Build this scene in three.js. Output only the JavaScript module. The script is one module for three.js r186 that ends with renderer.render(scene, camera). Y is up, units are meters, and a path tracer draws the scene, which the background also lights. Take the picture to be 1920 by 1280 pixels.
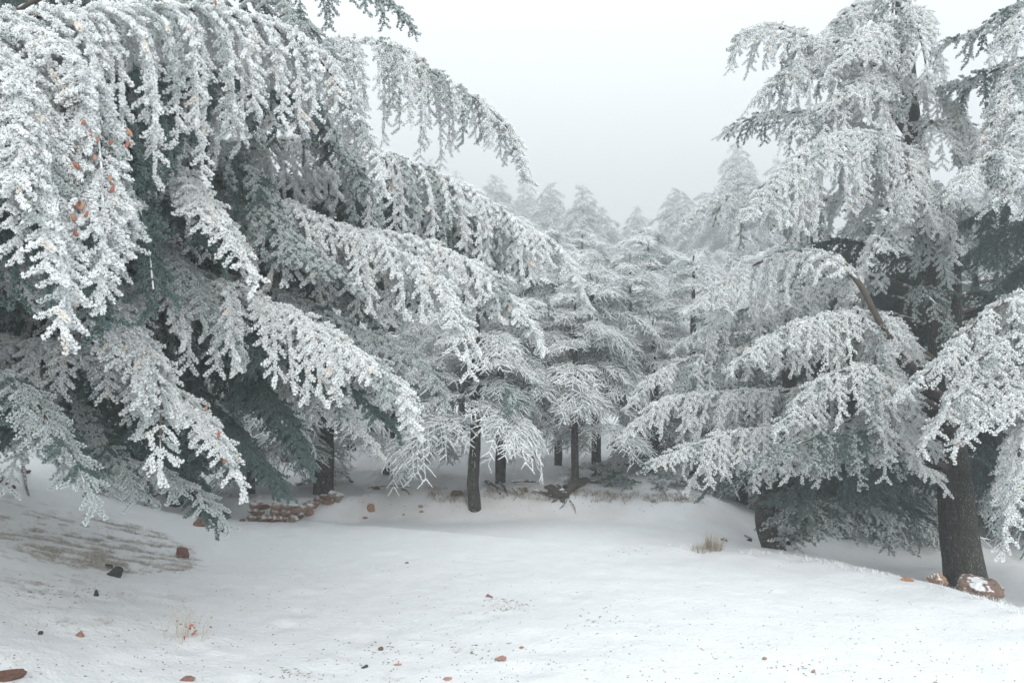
import * as THREE from 'three';
import { mergeGeometries } from 'three/addons/utils/BufferGeometryUtils.js';

// ---------------------------------------------------------------- camera, sky, sun, exposure
const F = 1372, PW = 1920, PH = 1280, EYE = 1.6, PITCH = Math.atan(117 / F);
const scene = new THREE.Scene();
const camera = new THREE.PerspectiveCamera(2 * Math.atan(PH / 2 / F) * 180 / Math.PI, PW / PH, 0.05, 600);
camera.position.set(0, EYE, 0);
camera.rotation.x = PITCH;
scene.add(camera);

const SKY_LOW = 1.07, SKY_HIGH = 1.27;          // fog sky: paler low down, brighter overhead
{
  const w = 64, h = 32, data = new Float32Array(w * h * 4);
  for (let y = 0; y < h; y++) for (let x = 0; x < w; x++) {
    const s = Math.max(0, Math.sin(((y + 0.5) / h - 0.5) * Math.PI)), l = SKY_LOW + (SKY_HIGH - SKY_LOW) * Math.pow(s, 1.7);
    data.set([l * 0.94, l * 1.0, l * 1.02, 1], (y * w + x) * 4);
  }
  const sky = new THREE.DataTexture(data, w, h, THREE.RGBAFormat, THREE.FloatType);
  sky.mapping = THREE.EquirectangularReflectionMapping;
  sky.magFilter = THREE.LinearFilter; sky.needsUpdate = true;
  scene.background = sky; scene.environment = sky;
}
const sun = new THREE.DirectionalLight(new THREE.Color(1, 0.985, 0.96), 1.5);
sun.position.set(9, 18, 26); sun.target.position.set(0, 0, -10);
sun.castShadow = true; sun.shadow.radius = 70; sun.shadow.mapSize.set(2048, 2048);
Object.assign(sun.shadow.camera, { left: -40, right: 40, top: 40, bottom: -40, near: 1, far: 120 });
sun.name = 'sun'; scene.add(sun, sun.target);
scene.fog = new THREE.FogExp2(new THREE.Color(0.93, 0.965, 1.0), 0.0125);
const renderer = new THREE.WebGLRenderer({ antialias: true });
renderer.toneMapping = THREE.LinearToneMapping;
renderer.toneMappingExposure = 1.66;
renderer.shadowMap.enabled = true;
renderer.setSize(1024, 682);

// ---------------------------------------------------------------- helpers
const V = (x, y, z) => new THREE.Vector3(x, y, z);
const UP = V(0, 1, 0);
function rng(seed) {
  let a = (seed * 2654435761) >>> 0;
  return () => { a = (a + 0x6d2b79f5) | 0; let t = Math.imul(a ^ (a >>> 15), 1 | a); t = (t + Math.imul(t ^ (t >>> 7), 61 | t)) ^ t; return ((t ^ (t >>> 14)) >>> 0) / 4294967296; };
}
const clamp = THREE.MathUtils.clamp, lerp = THREE.MathUtils.lerp;
const sst = (a, b, x) => { const t = clamp((x - a) / (b - a), 0, 1); return t * t * (3 - 2 * t); };
function hash2(i, j, s) { let n = (i * 374761393 + j * 668265263 + s * 1442695041) | 0; n = Math.imul(n ^ (n >>> 13), 1274126177); return ((n ^ (n >>> 16)) >>> 0) / 4294967296; }
function vnoise(x, y, s = 0) {
  const i = Math.floor(x), j = Math.floor(y), u = x - i, v = y - j, a = u * u * (3 - 2 * u), b = v * v * (3 - 2 * v);
  return lerp(lerp(hash2(i, j, s), hash2(i + 1, j, s), a), lerp(hash2(i, j + 1, s), hash2(i + 1, j + 1, s), a), b);
}
const fbm = (x, y, s = 0, n = 4) => { let t = 0, a = 0.5, m = 0; for (let k = 0; k < n; k++) { t += a * vnoise(x, y, s + k * 17); m += a; a *= 0.5; x *= 2.03; y *= 2.03; } return t / m; };
// the point that stands under pixel (px, py) of the 1920 x 1280 photograph, d metres ahead
function at(px, py, d) {
  const c = Math.cos(PITCH), s = Math.sin(PITCH), x = (px - PW / 2) / F, y = (PH / 2 - py) / F;
  const f = c - y * s, u = s + y * c, k = d / f;
  return V(x * k, EYE + u * k, -d);
}
function toPixel(p) {
  const c = Math.cos(PITCH), s = Math.sin(PITCH), y = p.y - EYE, d = -p.z, f = d * c + y * s, u = -d * s + y * c;
  return [PW / 2 + F * p.x / f, PH / 2 - F * u / f];
}

// ---------------------------------------------------------------- names and labels
const taken = new Map();
function numbered(name) { const n = taken.get(name) ?? 0; taken.set(name, n + 1); return n ? name + '_' + String(n).padStart(3, '0') : name; }
function tag(o, label, category, group, kind) {
  if (label) o.userData.label = label;
  if (category) o.userData.category = category;
  if (group) o.userData.group = group;
  if (kind) o.userData.kind = kind;
  return o;
}
function shade(o) { o.traverse((m) => { if (m.isMesh) { m.castShadow = true; m.receiveShadow = true; } }); return o; }
function thing(name, pos, label, category, group) {
  const g = new THREE.Group(); g.name = numbered(name); g.position.copy(pos); scene.add(g);
  return tag(g, label, category, group);
}
function mesh(name, geo, mat, parent) {
  const m = new THREE.Mesh(geo, mat); m.name = name; m.castShadow = m.receiveShadow = true;
  (parent ?? scene).add(m); return m;
}
function solo(name, geo, mat, pos, label, category, group) {
  const m = mesh(numbered(name), geo, mat); if (pos) m.position.copy(pos);
  return tag(m, label, category, group);
}

// ---------------------------------------------------------------- materials
function dataTex(n, fn, srgb, rx = 1, ry = 1) {
  const d = new Uint8Array(n * n * 4);
  for (let y = 0; y < n; y++) for (let x = 0; x < n; x++) { const c = fn(x / n, y / n); d.set([c[0] * 255, c[1] * 255, c[2] * 255, 255], (y * n + x) * 4); }
  const t = new THREE.DataTexture(d, n, n); t.wrapS = t.wrapT = THREE.RepeatWrapping; t.magFilter = THREE.LinearFilter; t.minFilter = THREE.LinearMipmapLinearFilter; t.generateMipmaps = true;
  if (srgb) t.colorSpace = THREE.SRGBColorSpace;
  t.repeat.set(rx, ry); t.needsUpdate = true; return t;
}
// seamless noise: blends the four neighbours of a tile
function tiled(u, v, sx, sy, s, n = 4) {
  const f = (a, b) => fbm(a * sx, b * sy, s, n), wu = sst(0.8, 1, u), wv = sst(0.8, 1, v);
  return lerp(lerp(f(u, v), f(u - 1, v), wu), lerp(f(u, v - 1), f(u - 1, v - 1), wu), wv);
}
const barkBump = dataTex(256, (u, v) => { const p = tiled(u, v, 26, 9, 3, 3), q = tiled(u, v, 60, 30, 9, 3), c = clamp(Math.abs(p - 0.5) * 4.2, 0, 1) * 0.75 + q * 0.25; return [c, c, c]; });
const barkColor = dataTex(256, (u, v) => {
  const p = clamp(Math.abs(tiled(u, v, 26, 9, 3, 3) - 0.5) * 4.2, 0, 1), q = tiled(u, v, 60, 40, 21, 3), r = tiled(u, v, 70, 45, 40, 3);
  const l = 0.15 + 0.14 * p + 0.12 * (q - 0.5);
  if (r > 0.71) return [0.62, 0.64, 0.64];                                  // flecks of rime caught in the bark
  return [l * 1.02, l * 1.0, l * 0.86];
}, true);
const snowBump = dataTex(512, (u, v) => { const c = 0.6 * tiled(u, v, 40, 40, 5, 4) + 0.4 * tiled(u, v, 130, 130, 8, 2); return [c, c, c]; });
const M = {
  foliage: new THREE.MeshStandardMaterial({ vertexColors: true, roughness: 0.92 }),
  bark: new THREE.MeshStandardMaterial({ map: barkColor, bumpMap: barkBump, bumpScale: 0.02, roughness: 0.95 }),
  wood: new THREE.MeshStandardMaterial({ vertexColors: true, roughness: 0.95 }),
  snow: new THREE.MeshStandardMaterial({ vertexColors: true, bumpMap: snowBump, bumpScale: 0.008, roughness: 0.85 }),
  rock: new THREE.MeshStandardMaterial({ vertexColors: true, bumpMap: snowBump, bumpScale: 0.01, roughness: 0.95 }),
};
M.snow.name = 'snow'; M.bark.name = 'bark'; M.foliage.name = 'rimed_needles';

// ---------------------------------------------------------------- terrain
const leftFoot = (d) => -0.35 - 0.345 * d;                                     // foot of the left bank
const EDGE = [[4.7, -1], [4.35, 3.2], [4.1, 4.6], [3.9, 5.66], [3.55, 6.7], [2.85, 7.75], [2.0, 8.15], [1.0, 8.6]].map(([x, d]) => new THREE.Vector2(x, d));
function edgeDistance(x, d) {                                                 // > 0 on the far side of the track's edge
  let best = 1e9, sign = 1;
  for (let i = 0; i < EDGE.length - 1; i++) {
    const a = EDGE[i], b = EDGE[i + 1], ex = b.x - a.x, ey = b.y - a.y, t = clamp(((x - a.x) * ex + (d - a.y) * ey) / (ex * ex + ey * ey), 0, 1);
    const dx = x - a.x - t * ex, dy = d - a.y - t * ey, q = dx * dx + dy * dy;
    if (q < best) { best = q; sign = ex * dy - ey * dx < 0 ? 1 : -1; }
  }
  return sign * Math.sqrt(best);
}
const DENTS = []; { const R = rng(17); for (let i = 0; i < 60; i++) { const k = i % 3; DENTS.push([[-1.6, -0.55, 0.5][k] + 0.35 * Math.sin(i * 0.4) + (R() - 0.5) * 0.6, 3.4 + 4.6 * R(), 0.07 + 0.06 * R(), 0.005 + 0.009 * R()]); } }
function bankFoot(x) { return x < -2.2 ? lerp(10.15, 10.55, sst(-4.2, -2.2, x)) : 10.55 + 0.12 * Math.sin(x * 2.1) - 0.25 * sst(2.2, 4.5, x); }
function height(x, z) {
  const d = -z;
  let h = 0.03 * (fbm(x * 0.5 + 7, d * 0.5, 2, 3) - 0.5);
  // left bank
  const u = leftFoot(d) - x, soft = 0.35;
  const up = u > 6 ? u : soft * Math.log(1 + Math.exp(u / soft));
  h += 0.27 * Math.min(up, 12) * (1 - 0.75 * sst(9.4, 10.6, d) * sst(-6.5, -4.6, x)) + 0.1 * up / (1 + up) * (fbm(x * 1.3, d * 1.3, 4, 4) - 0.5);
  // bank at the edge of the forest, then the forest floor
  const f = bankFoot(x) + 0.3 * (fbm(x * 1.1, 3.3, 6, 3) - 0.5), steep = 1.0 - 0.5 * sst(-4.1, -3.5, x) * (1 - sst(-3.0, -1.2, x));
  const right = 1 - 0.55 * sst(3.2, 6, x);
  h += right * 0.36 * sst(f, f + steep, d) * (0.9 + 0.35 * (fbm(x * 2.2, d * 0.7, 11, 3) - 0.5));
  const back = Math.max(0, d - f - 0.8);
  h += 0.052 * Math.min(back, 30) + 0.13 * Math.max(0, back - 30) + sst(0, 3, back) * 0.22 * (fbm(x * 0.4, d * 0.4, 13, 4) - 0.5);
  // beyond the track's edge on the right the ground falls away
  const e = edgeDistance(x, d);
  h -= (0.07 + 0.56 * sst(2.3, 4.8, x)) * sst(0, 1.9, e) * (1 - sst(14, 24, d));
  h += 0.035 * sst(-0.5, 0, e) * (1 - sst(0, 0.4, e)) * (fbm(x * 5, d * 5, 15, 3));
  // tracks and trodden snow
  h += 0.035 * (fbm(x * 2.2, d * 2.2, 19, 3) - 0.5) + 0.011 * (fbm(x * 8, d * 8, 23, 3) - 0.5);
  if (d > 3 && d < 8.5 && x > -2.6 && x < 2.6) for (const [a, b, r, q] of DENTS) { const e = (x - a) ** 2 + (d - b) ** 2; if (e < r * r * 6) h -= q * Math.exp(-e / (r * r)) - q * 0.35 * Math.exp(-((Math.sqrt(e) - r * 1.5) ** 2) / (r * r * 0.3)); }
  return h;
}
function streakAt(x, d) { const a = x * 0.94 + d * 0.34, c = -x * 0.34 + d * 0.94; return 0.42 * fbm(a * 1.8, c * 8, 31, 3) + 0.58 * fbm(a * 6, c * 17, 35, 3); }
const onGround = (x, z, dy = 0) => V(x, height(x, z) + dy, z);
function hit(px, py) {                                                        // where the ground shows under a pixel
  let last = 1;
  for (let d = 2; d < 90; d += 0.03) { const p = at(px, py, d); if (p.y < height(p.x, p.z)) { d = (d + last) / 2; const q = at(px, py, d); return onGround(q.x, q.z); } last = d; }
  const q = at(px, py, 40); return onGround(q.x, q.z);
}
{
  const xs = [], ds = [];
  for (let x = -8; x <= 8.001; x += x > -6.4 && x < -1.8 ? 0.025 : 0.05) xs.push(x);
  { const e = xs[0]; xs[0] = e; }
  for (let x = 8, s = 0.08; x < 52; s *= 1.13) { x += s; xs.push(x); xs.unshift(-x); }
  for (let d = -12; d < 2; d += 0.5) ds.push(d);
  for (let d = 2; d < 112; d += Math.max(0.03, 0.0075 * d * Math.max(1, d / 14))) ds.push(d);
  const nx = xs.length, nd = ds.length, pos = new Float32Array(nx * nd * 3), uv = new Float32Array(nx * nd * 2), col = new Float32Array(nx * nd * 3), idx = [];
  for (let j = 0; j < nd; j++) for (let i = 0; i < nx; i++) {
    const k = j * nx + i, x = xs[i], d = ds[j];
    pos.set([x, height(x, -d), -d], k * 3); uv.set([x / 1.5, d / 1.5], k * 2);
    let r = 0.76, g = 0.77, b = 0.785;
    const near = d < 40;
    if (near) {
      // soil and dead grass that show through the thin snow, in streaks down the left bank
      const a = x * 0.94 + d * 0.34, c = -x * 0.34 + d * 0.94, u = leftFoot(d) - x;
      const streak = streakAt(x, d), patch = fbm(x * 0.9 + 3, d * 0.9, 33, 3);
      let m = sst(0.56, 0.6, streak) * sst(0.5, 0.62, patch) * sst(0.4, 1.2, u) * (1 - sst(7.6, 9, d)) * 0.8;
      const p = toPixel(V(x, pos[k * 3 + 1], -d)), q = Math.hypot((p[0] - 170) / 190, (p[1] - 1018 - (p[0] - 170) * 0.16) / 46);
      if (d > 2 && q < 1.3) m = Math.max(m, sst(0.535, 0.57, streak - 0.05 * q) * (1 - sst(1.0, 1.3, q)));
      m *= 0.36; r = lerp(r, 0.16, m); g = lerp(g, 0.135, m); b = lerp(b, 0.11, m);
      // reddish earth in the cut bank and on the forest floor, thinly covered
      const f = d - bankFoot(x), e = sst(0.56, 0.7, fbm(x * 1.4, d * 2.2, 37, 4)) * sst(-0.1, 0.2, f) * 0.2;
      r = lerp(r, 0.62, e); g = lerp(g, 0.5, e); b = lerp(b, 0.43, e);
      const n = 0.05 * (fbm(x * 7, d * 7, 41, 3) - 0.5); r += n; g += n; b += n;
    }
    col.set([r, g, b], k * 3);
  }
  for (let j = 0; j < nd - 1; j++) for (let i = 0; i < nx - 1; i++) { const a = j * nx + i, b = a + nx; idx.push(a, a + 1, b, a + 1, b + 1, b); }
  const g = new THREE.BufferGeometry();
  g.setAttribute('position', new THREE.BufferAttribute(pos, 3)); g.setAttribute('uv', new THREE.BufferAttribute(uv, 2)); g.setAttribute('color', new THREE.BufferAttribute(col, 3));
  g.setIndex(idx); g.computeVertexNormals();
  const m = mesh('snow_ground', g, M.snow); m.castShadow = true;
  tag(m, 'white snow lying over the track, its banks and the forest floor', 'snowy ground', null, 'structure');
}

// ---------------------------------------------------------------- builders for wood
const RIME = [0.80, 0.82, 0.84], BARKC = [0.075, 0.062, 0.05];
// tapered bent limb; rime > 0 puts ragged ridges of rime on its upper side
function limb(points, radii, sides = 7, seed = 1, rime = 0, bump = 0.06) {
  const curve = new THREE.CatmullRomCurve3(points), L = curve.getLength(), n = Math.max(4, Math.min(90, Math.ceil(L / Math.max(0.035, radii[0] * 0.8))));
  const pos = [], nor = [], uv = [], col = [], idx = [];
  let N = Math.abs(curve.getTangentAt(0).y) > 0.9 ? V(1, 0, 0) : V(0, 1, 0);
  for (let i = 0; i <= n; i++) {
    const t = i / n, P = curve.getPointAt(t), T = curve.getTangentAt(t), k = t * (radii.length - 1), a = Math.min(radii.length - 2, Math.floor(k)), r = lerp(radii[a], radii[a + 1], k - a);
    N = N.clone().addScaledVector(T, -N.dot(T)).normalize(); const B = T.clone().cross(N);
    for (let j = 0; j <= sides; j++) {
      const w = (j % sides) / sides * Math.PI * 2, dir = N.clone().multiplyScalar(Math.cos(w)).addScaledVector(B, Math.sin(w));
      const rr = r * (1 + bump * 2 * (vnoise((j % sides) * 1.7, t * L * 5 / Math.max(radii[0] * 8, 0.3), seed) - 0.5));
      pos.push(P.x + dir.x * rr, P.y + dir.y * rr, P.z + dir.z * rr); nor.push(dir.x, dir.y, dir.z);
      uv.push(j / sides * Math.max(1, Math.round(radii[0] * 6.3 / 0.5)), t * L / 0.6);
      const q = vnoise((j % sides) * 2.3 + 5, t * L * 30, seed + 9), on = rime > 0 && q < rime + dir.y * 0.35, c = on ? RIME : BARKC, v = 0.85 + 0.3 * q;
      col.push(c[0] * v, c[1] * v, c[2] * v);
    }
  }
  for (let i = 0; i < n; i++) for (let j = 0; j < sides; j++) { const a = i * (sides + 1) + j, b = a + sides + 1; idx.push(a, a + 1, b, a + 1, b + 1, b); }
  const g = new THREE.BufferGeometry();
  for (const [k, arr, s] of [['position', pos, 3], ['normal', nor, 3], ['uv', uv, 2], ['color', col, 3]]) g.setAttribute(k, new THREE.Float32BufferAttribute(arr, s));
  g.setIndex(idx); return g;
}

// ---------------------------------------------------------------- rimed cedar shoots
// one shoot points along +y and is 1 unit long (scaled to about 0.11 m); rosettes of needles sit round it
// kind 0: thick rime, 1: broken rime, 2: green needles with a little rime, darkened to paint in inner crown shade
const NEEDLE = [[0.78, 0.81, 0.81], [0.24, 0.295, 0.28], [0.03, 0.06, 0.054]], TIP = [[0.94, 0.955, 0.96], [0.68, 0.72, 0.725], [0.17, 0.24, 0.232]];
function shootGeometry(seed, kind, rosettes, spikes, blunt, fat = 1, knob = 1) {
  const R = rng(seed), pos = [], col = [], idx = [];
  const put = (p, c) => { pos.push(p.x, p.y, p.z); col.push(c[0], c[1], c[2]); return pos.length / 3 - 1; };
  const wood = [0.12, 0.105, 0.09], rw = 0.022 * fat;
  if (fat < 2) { const a = [], b = []; for (let j = 0; j < 3; j++) { const w = j / 3 * 6.283; a.push(put(V(Math.cos(w) * rw, 0, Math.sin(w) * rw), wood)); b.push(put(V(Math.cos(w) * rw * 0.5, 1, Math.sin(w) * rw * 0.5), wood)); } for (let j = 0; j < 3; j++) { const k = (j + 1) % 3; idx.push(a[j], b[j], a[k], a[k], b[j], b[k]); } }
  for (let i = 0; i < rosettes; i++) {
    const t = (i + 0.5 + 0.5 * (R() - 0.5)) / rosettes, phi = i * 2.4 + R() * 0.8, out = V(Math.cos(phi), 0, Math.sin(phi));
    const c = V(out.x * 0.045, t, out.z * 0.045), axis = out.clone().multiplyScalar(0.75).add(V(0, 0.55, 0)).normalize();
    const s1 = axis.clone().cross(Math.abs(axis.y) > 0.8 ? V(1, 0, 0) : V(0, 1, 0)).normalize(), s2 = axis.clone().cross(s1);
    const size = (0.125 + 0.05 * R()) * (1 - 0.25 * t) * Math.sqrt(fat) * (knob ?? 1);
    const bare = R() < [0.07, 0.2, 0.75][kind] ? 1 : 0;                      // some rosettes have shed their rime
    for (let j = 0; j < spikes; j++) {
      const a = j / spikes * 6.283 + R(), tilt = j === 0 ? 0 : 0.45 + 0.95 * R(), dir = axis.clone().multiplyScalar(Math.cos(tilt)).addScaledVector(s1, Math.sin(tilt) * Math.cos(a)).addScaledVector(s2, Math.sin(tilt) * Math.sin(a));
      const len = size * (0.75 + 0.5 * R()), w0 = 0.022 * fat * (blunt ? 1.15 : 1.5), w1 = blunt ? 0.026 * fat : 0;
      const e1 = dir.clone().cross(Math.abs(dir.y) > 0.8 ? V(1, 0, 0) : V(0, 1, 0)).normalize(), e2 = dir.clone().cross(e1);
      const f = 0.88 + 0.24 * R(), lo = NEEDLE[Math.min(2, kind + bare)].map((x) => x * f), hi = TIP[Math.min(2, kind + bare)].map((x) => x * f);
      const base = [], top = [], end = c.clone().addScaledVector(dir, len);
      for (let k = 0; k < 3; k++) {
        const q = k / 3 * 6.283, o = e1.clone().multiplyScalar(Math.cos(q)).addScaledVector(e2, Math.sin(q));
        base.push(put(c.clone().addScaledVector(o, w0), lo));
        if (blunt) top.push(put(end.clone().addScaledVector(o, w1), hi));
      }
      if (blunt) { const tip = put(end.clone().addScaledVector(dir, 0.02), hi); for (let k = 0; k < 3; k++) { const n = (k + 1) % 3; idx.push(base[k], top[k], base[n], base[n], top[k], top[n], top[k], tip, top[n]); } }
      else { const tip = put(end, hi); for (let k = 0; k < 3; k++) idx.push(base[k], tip, base[(k + 1) % 3]); }
    }
  }
  const g = new THREE.BufferGeometry();
  g.setAttribute('position', new THREE.Float32BufferAttribute(pos, 3)); g.setAttribute('color', new THREE.Float32BufferAttribute(col, 3));
  g.setIndex(idx); g.computeVertexNormals(); return g;
}
// shoot of a tree farther off: a lumpy rod of rime with a few needles standing out
function lumpGeometry(seed, kind, rings, sides, r, spikes) {
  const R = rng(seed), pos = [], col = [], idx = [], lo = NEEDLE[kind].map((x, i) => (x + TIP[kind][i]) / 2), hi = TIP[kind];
  const put = (x, y, z, c) => { pos.push(x, y, z); col.push(c[0], c[1], c[2]); return pos.length / 3 - 1; };
  for (let i = 0; i <= rings; i++) {
    const t = i / rings, rr = r * (i % 2 ? 1.25 : 0.72) * (1 - 0.45 * t) * (0.8 + 0.4 * R()) * (i === 0 ? 0.6 : 1), ox = (R() - 0.5) * r * 0.7, oz = (R() - 0.5) * r * 0.7;
    for (let j = 0; j < sides; j++) { const w = (j + (i % 2) * 0.5) / sides * 6.283, q = rr * (0.75 + 0.5 * R()), c = i % 2 ? hi : lo; put(Math.cos(w) * q + ox, t * 0.96, Math.sin(w) * q + oz, c); }
  }
  const tip = put(0, 1.08, 0, hi);
  for (let i = 0; i < rings; i++) for (let j = 0; j < sides; j++) { const a = i * sides + j, b = i * sides + (j + 1) % sides; idx.push(a, a + sides, b, b, a + sides, b + sides); }
  for (let j = 0; j < sides; j++) idx.push(rings * sides + j, tip, rings * sides + (j + 1) % sides);
  for (let i = 0; i < spikes; i++) {
    const t = (i + R()) / spikes * 0.95, w = R() * 6.283, d = V(Math.cos(w) * 0.8, 0.6, Math.sin(w) * 0.8), l = r * (1.5 + R()), e = V(-d.z, 0, d.x).normalize().multiplyScalar(r * 0.4), c = V(0, t, 0), m = c.clone().addScaledVector(d, l);
    const a = put(c.x + e.x, c.y, c.z + e.z, hi), b = put(c.x - e.x, c.y, c.z - e.z, hi), f = put(c.x, c.y + r * 0.7, c.z, hi), n = put(m.x, m.y, m.z, hi); idx.push(a, n, b, b, n, f, f, n, a);
  }
  const g = new THREE.BufferGeometry();
  g.setAttribute('position', new THREE.Float32BufferAttribute(pos, 3)); g.setAttribute('color', new THREE.Float32BufferAttribute(col, 3)); g.setIndex(idx); g.computeVertexNormals(); return g;
}
const SHOOT = {
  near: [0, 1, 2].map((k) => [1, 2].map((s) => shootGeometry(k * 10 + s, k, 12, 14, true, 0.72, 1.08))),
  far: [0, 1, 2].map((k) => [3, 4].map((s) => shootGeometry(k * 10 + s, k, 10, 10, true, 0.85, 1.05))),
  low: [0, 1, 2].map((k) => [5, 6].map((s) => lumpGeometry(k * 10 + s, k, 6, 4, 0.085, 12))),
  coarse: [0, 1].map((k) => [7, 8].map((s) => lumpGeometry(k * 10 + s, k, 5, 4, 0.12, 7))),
};

// ---------------------------------------------------------------- boughs
// A bough follows a spine; branchlets leave it on both sides and bend down under their rime. Returns the places of its shoots.
const Q = new THREE.Quaternion(), X4 = new THREE.Matrix4();
function shootsOf(spine, o) {
  const R = rng(o.seed), curve = new THREE.CatmullRomCurve3(spine, false, 'centripetal'), L = curve.getLength(), out = [], unit = o.unit ?? 0.11, step = unit * 0.82;
  const wob = o.wobble ?? 0.13; let bareStrand = false; const push = (p, dir, s) => out.push([p.clone(), dir.clone(), unit * s, R() * 6.283, bareStrand]);
  const strand = (p0, d0, len, droop, depth) => {
    const p = p0.clone(), dir = d0.clone();
    const n = Math.max(1, Math.round(len / step));
    for (let i = 0; i < n; i++) {
      const end = i / n;
      push(p, dir, (1.12 - 0.4 * end * end) * (0.9 + 0.25 * R()));
      p.addScaledVector(dir, step);
      dir.y -= droop * step; dir.x += (R() - 0.5) * wob; dir.z += (R() - 0.5) * wob; dir.normalize();
      if (depth < 1 && i < n - 1 + R()) for (const s of [-1, 1]) if (R() < (o.side ?? 0.62)) {
        const lat = dir.clone().cross(UP); if (lat.lengthSq() < 0.05) lat.set(R() - 0.5, 0, R() - 0.5);
        lat.normalize().applyAxisAngle(dir, (R() - 0.5) * 1.4);
        strand(p, dir.clone().multiplyScalar(0.75).addScaledVector(lat, s * (0.55 + 0.3 * R())).normalize(), unit * (0.6 + (o.sideLong ?? 0.7) * R()) * (1 - 0.45 * end), droop * 1.1, depth + 1);
      }
    }
  };
  const from = (o.start ?? 0.1) * L;
  for (let s = from; s <= L; s += o.step * (0.7 + 0.6 * R())) {
    const t = s / L, v = (s - from) / (L - from + 1e-6), P = curve.getPointAt(Math.min(1, t)), T = curve.getTangentAt(Math.min(1, t));
    const lat = T.clone().cross(UP).normalize();
    const prof = (0.45 + 0.55 * Math.sin(Math.PI * Math.min(1, 0.12 + v * 0.75))) * (1 - 0.72 * sst(0.62, 1, v));
    for (const side of [-1, 1]) {
      if (R() < (o.gap ?? 0.1)) continue;
      bareStrand = R() < (o.mix ?? 0.2);
      const sa = 0.45 + 0.5 * R() + v * 0.35, len = o.width * prof * (0.5 + 0.75 * R());
      strand(P, lat.clone().multiplyScalar(side).addScaledVector(T, sa).addScaledVector(UP, (o.lift ?? 0.15) * (R() - 0.2)).normalize(), len, (o.droop ?? 4) * (0.7 + 0.6 * R()), 0);
    }
    if (R() < (o.crest ?? 0.7)) strand(P, T.clone().addScaledVector(UP, 0.3 + 0.4 * R()).addScaledVector(lat, (R() - 0.5) * 1.2).normalize(), unit * 1.6, (o.droop ?? 4), 1);
  }
  const T = curve.getTangentAt(1); strand(curve.getPointAt(1), T, o.width * 0.2 + unit * 0.6, (o.droop ?? 4) * 0.5, 0);
  return out;
}
function place(s) { return X4.compose(s[0], Q.setFromUnitVectors(UP, s[1]).multiply(new THREE.Quaternion().setFromAxisAngle(UP, s[3])), V(s[2], s[2], s[2])); }
// bough of a near tree: a branch of wood with its own foliage
let shootCount = 0;
function bough(tree, spine, o) {
  const origin = tree.position, pts = spine.map((p) => p.clone().sub(origin));
  const r0 = o.radius ?? 0.03, b = mesh('branch', limb(pts, [r0, r0 * 0.6, 0.006], 6, o.seed, o.rime ?? 0.2, 0.12), M.wood, tree);
  const shoots = shootsOf(pts, o), set = o.set ?? SHOOT.near, R = rng(o.seed + 77), c = new THREE.Color();
  const frost = o.frost ?? 0;
  for (const bare of [0, 1]) {
    const some = shoots.filter((s) => s[4] === !!bare); if (!some.length) continue;
    const im = new THREE.InstancedMesh(set[Math.min(2, frost + bare)][o.seed % 2], M.foliage, some.length); im.name = 'foliage'; im.castShadow = im.receiveShadow = true;
    some.forEach((s, i) => {
      im.setMatrixAt(i, place(s));
      const v = 0.9 + 0.13 * R(), brown = R() < 0.06 ? 0.16 * R() : 0; im.setColorAt(i, c.setRGB(v, v * (1 - brown * 0.5), v * (1 - brown)));
    });
    im.userData.kind = 'stuff'; b.add(im); shootCount += some.length;
  }
  return { b, shoots };
}
// boughs of the trees in the forest: a few variants, one mesh each
function boughGeometry(length, seed, frost, set, o) {
  const pts = [V(0, 0, 0), V(length * 0.35, length * 0.075, 0), V(length * 0.7, length * (0.06 - (o.drop ?? 0.2) * 0.2), length * 0.04 * (seed % 3 - 1)), V(length, -length * (o.drop ?? 0.2), length * 0.08 * (seed % 3 - 1))];
  const shoots = shootsOf(pts, { seed, width: length * 0.44, step: 0.075, droop: 3.0 / length, start: 0.12, lift: 0.2, ...o });
  const parts = [limb(pts, [0.018 * Math.sqrt(length), 0.01, 0.004], 4, seed, 0.5)];
  parts[0].deleteAttribute('uv');
  const R = rng(seed + 5), P = new THREE.Vector3();
  shoots.forEach((s) => {
    const g = set[Math.min(set.length - 1, frost + (s[4] ? 1 : 0))][R() < 0.5 ? 0 : 1].clone().applyMatrix4(place(s)), v = 0.88 + 0.15 * R(), a = g.attributes.color.array;
    for (let i = 0; i < a.length; i++) a[i] *= v;
    parts.push(g);
  });
  return mergeGeometries(parts);
}
const BOUGH = { mid: [], far: [] };
for (const [i, len] of [0.45, 0.8, 1.15, 1.6].entries()) BOUGH.mid.push([0, 1].map((fr) => [1, 2].map((s) => boughGeometry(len, 300 + i * 10 + s + fr * 5, fr, SHOOT.low, { unit: 0.082 + 0.012 * i, step: 0.036 + 0.008 * i, width: 0.5 * len, side: 0.66, sideLong: 1.3, gap: 0.04, droop: 2.1 / len, wobble: 0.16 }))));
for (const [i, len] of [1.2, 2.4, 3.8].entries()) BOUGH.far.push([1, 2].map((s) => boughGeometry(len, 400 + i * 10 + s, 0, SHOOT.coarse, { unit: 0.22 + 0.1 * i, step: 0.16 + 0.08 * i, side: 0.6, drop: 0.42 })));
const LEN = { mid: [0.45, 0.8, 1.15, 1.6], far: [1.2, 2.4, 3.8] };

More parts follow.
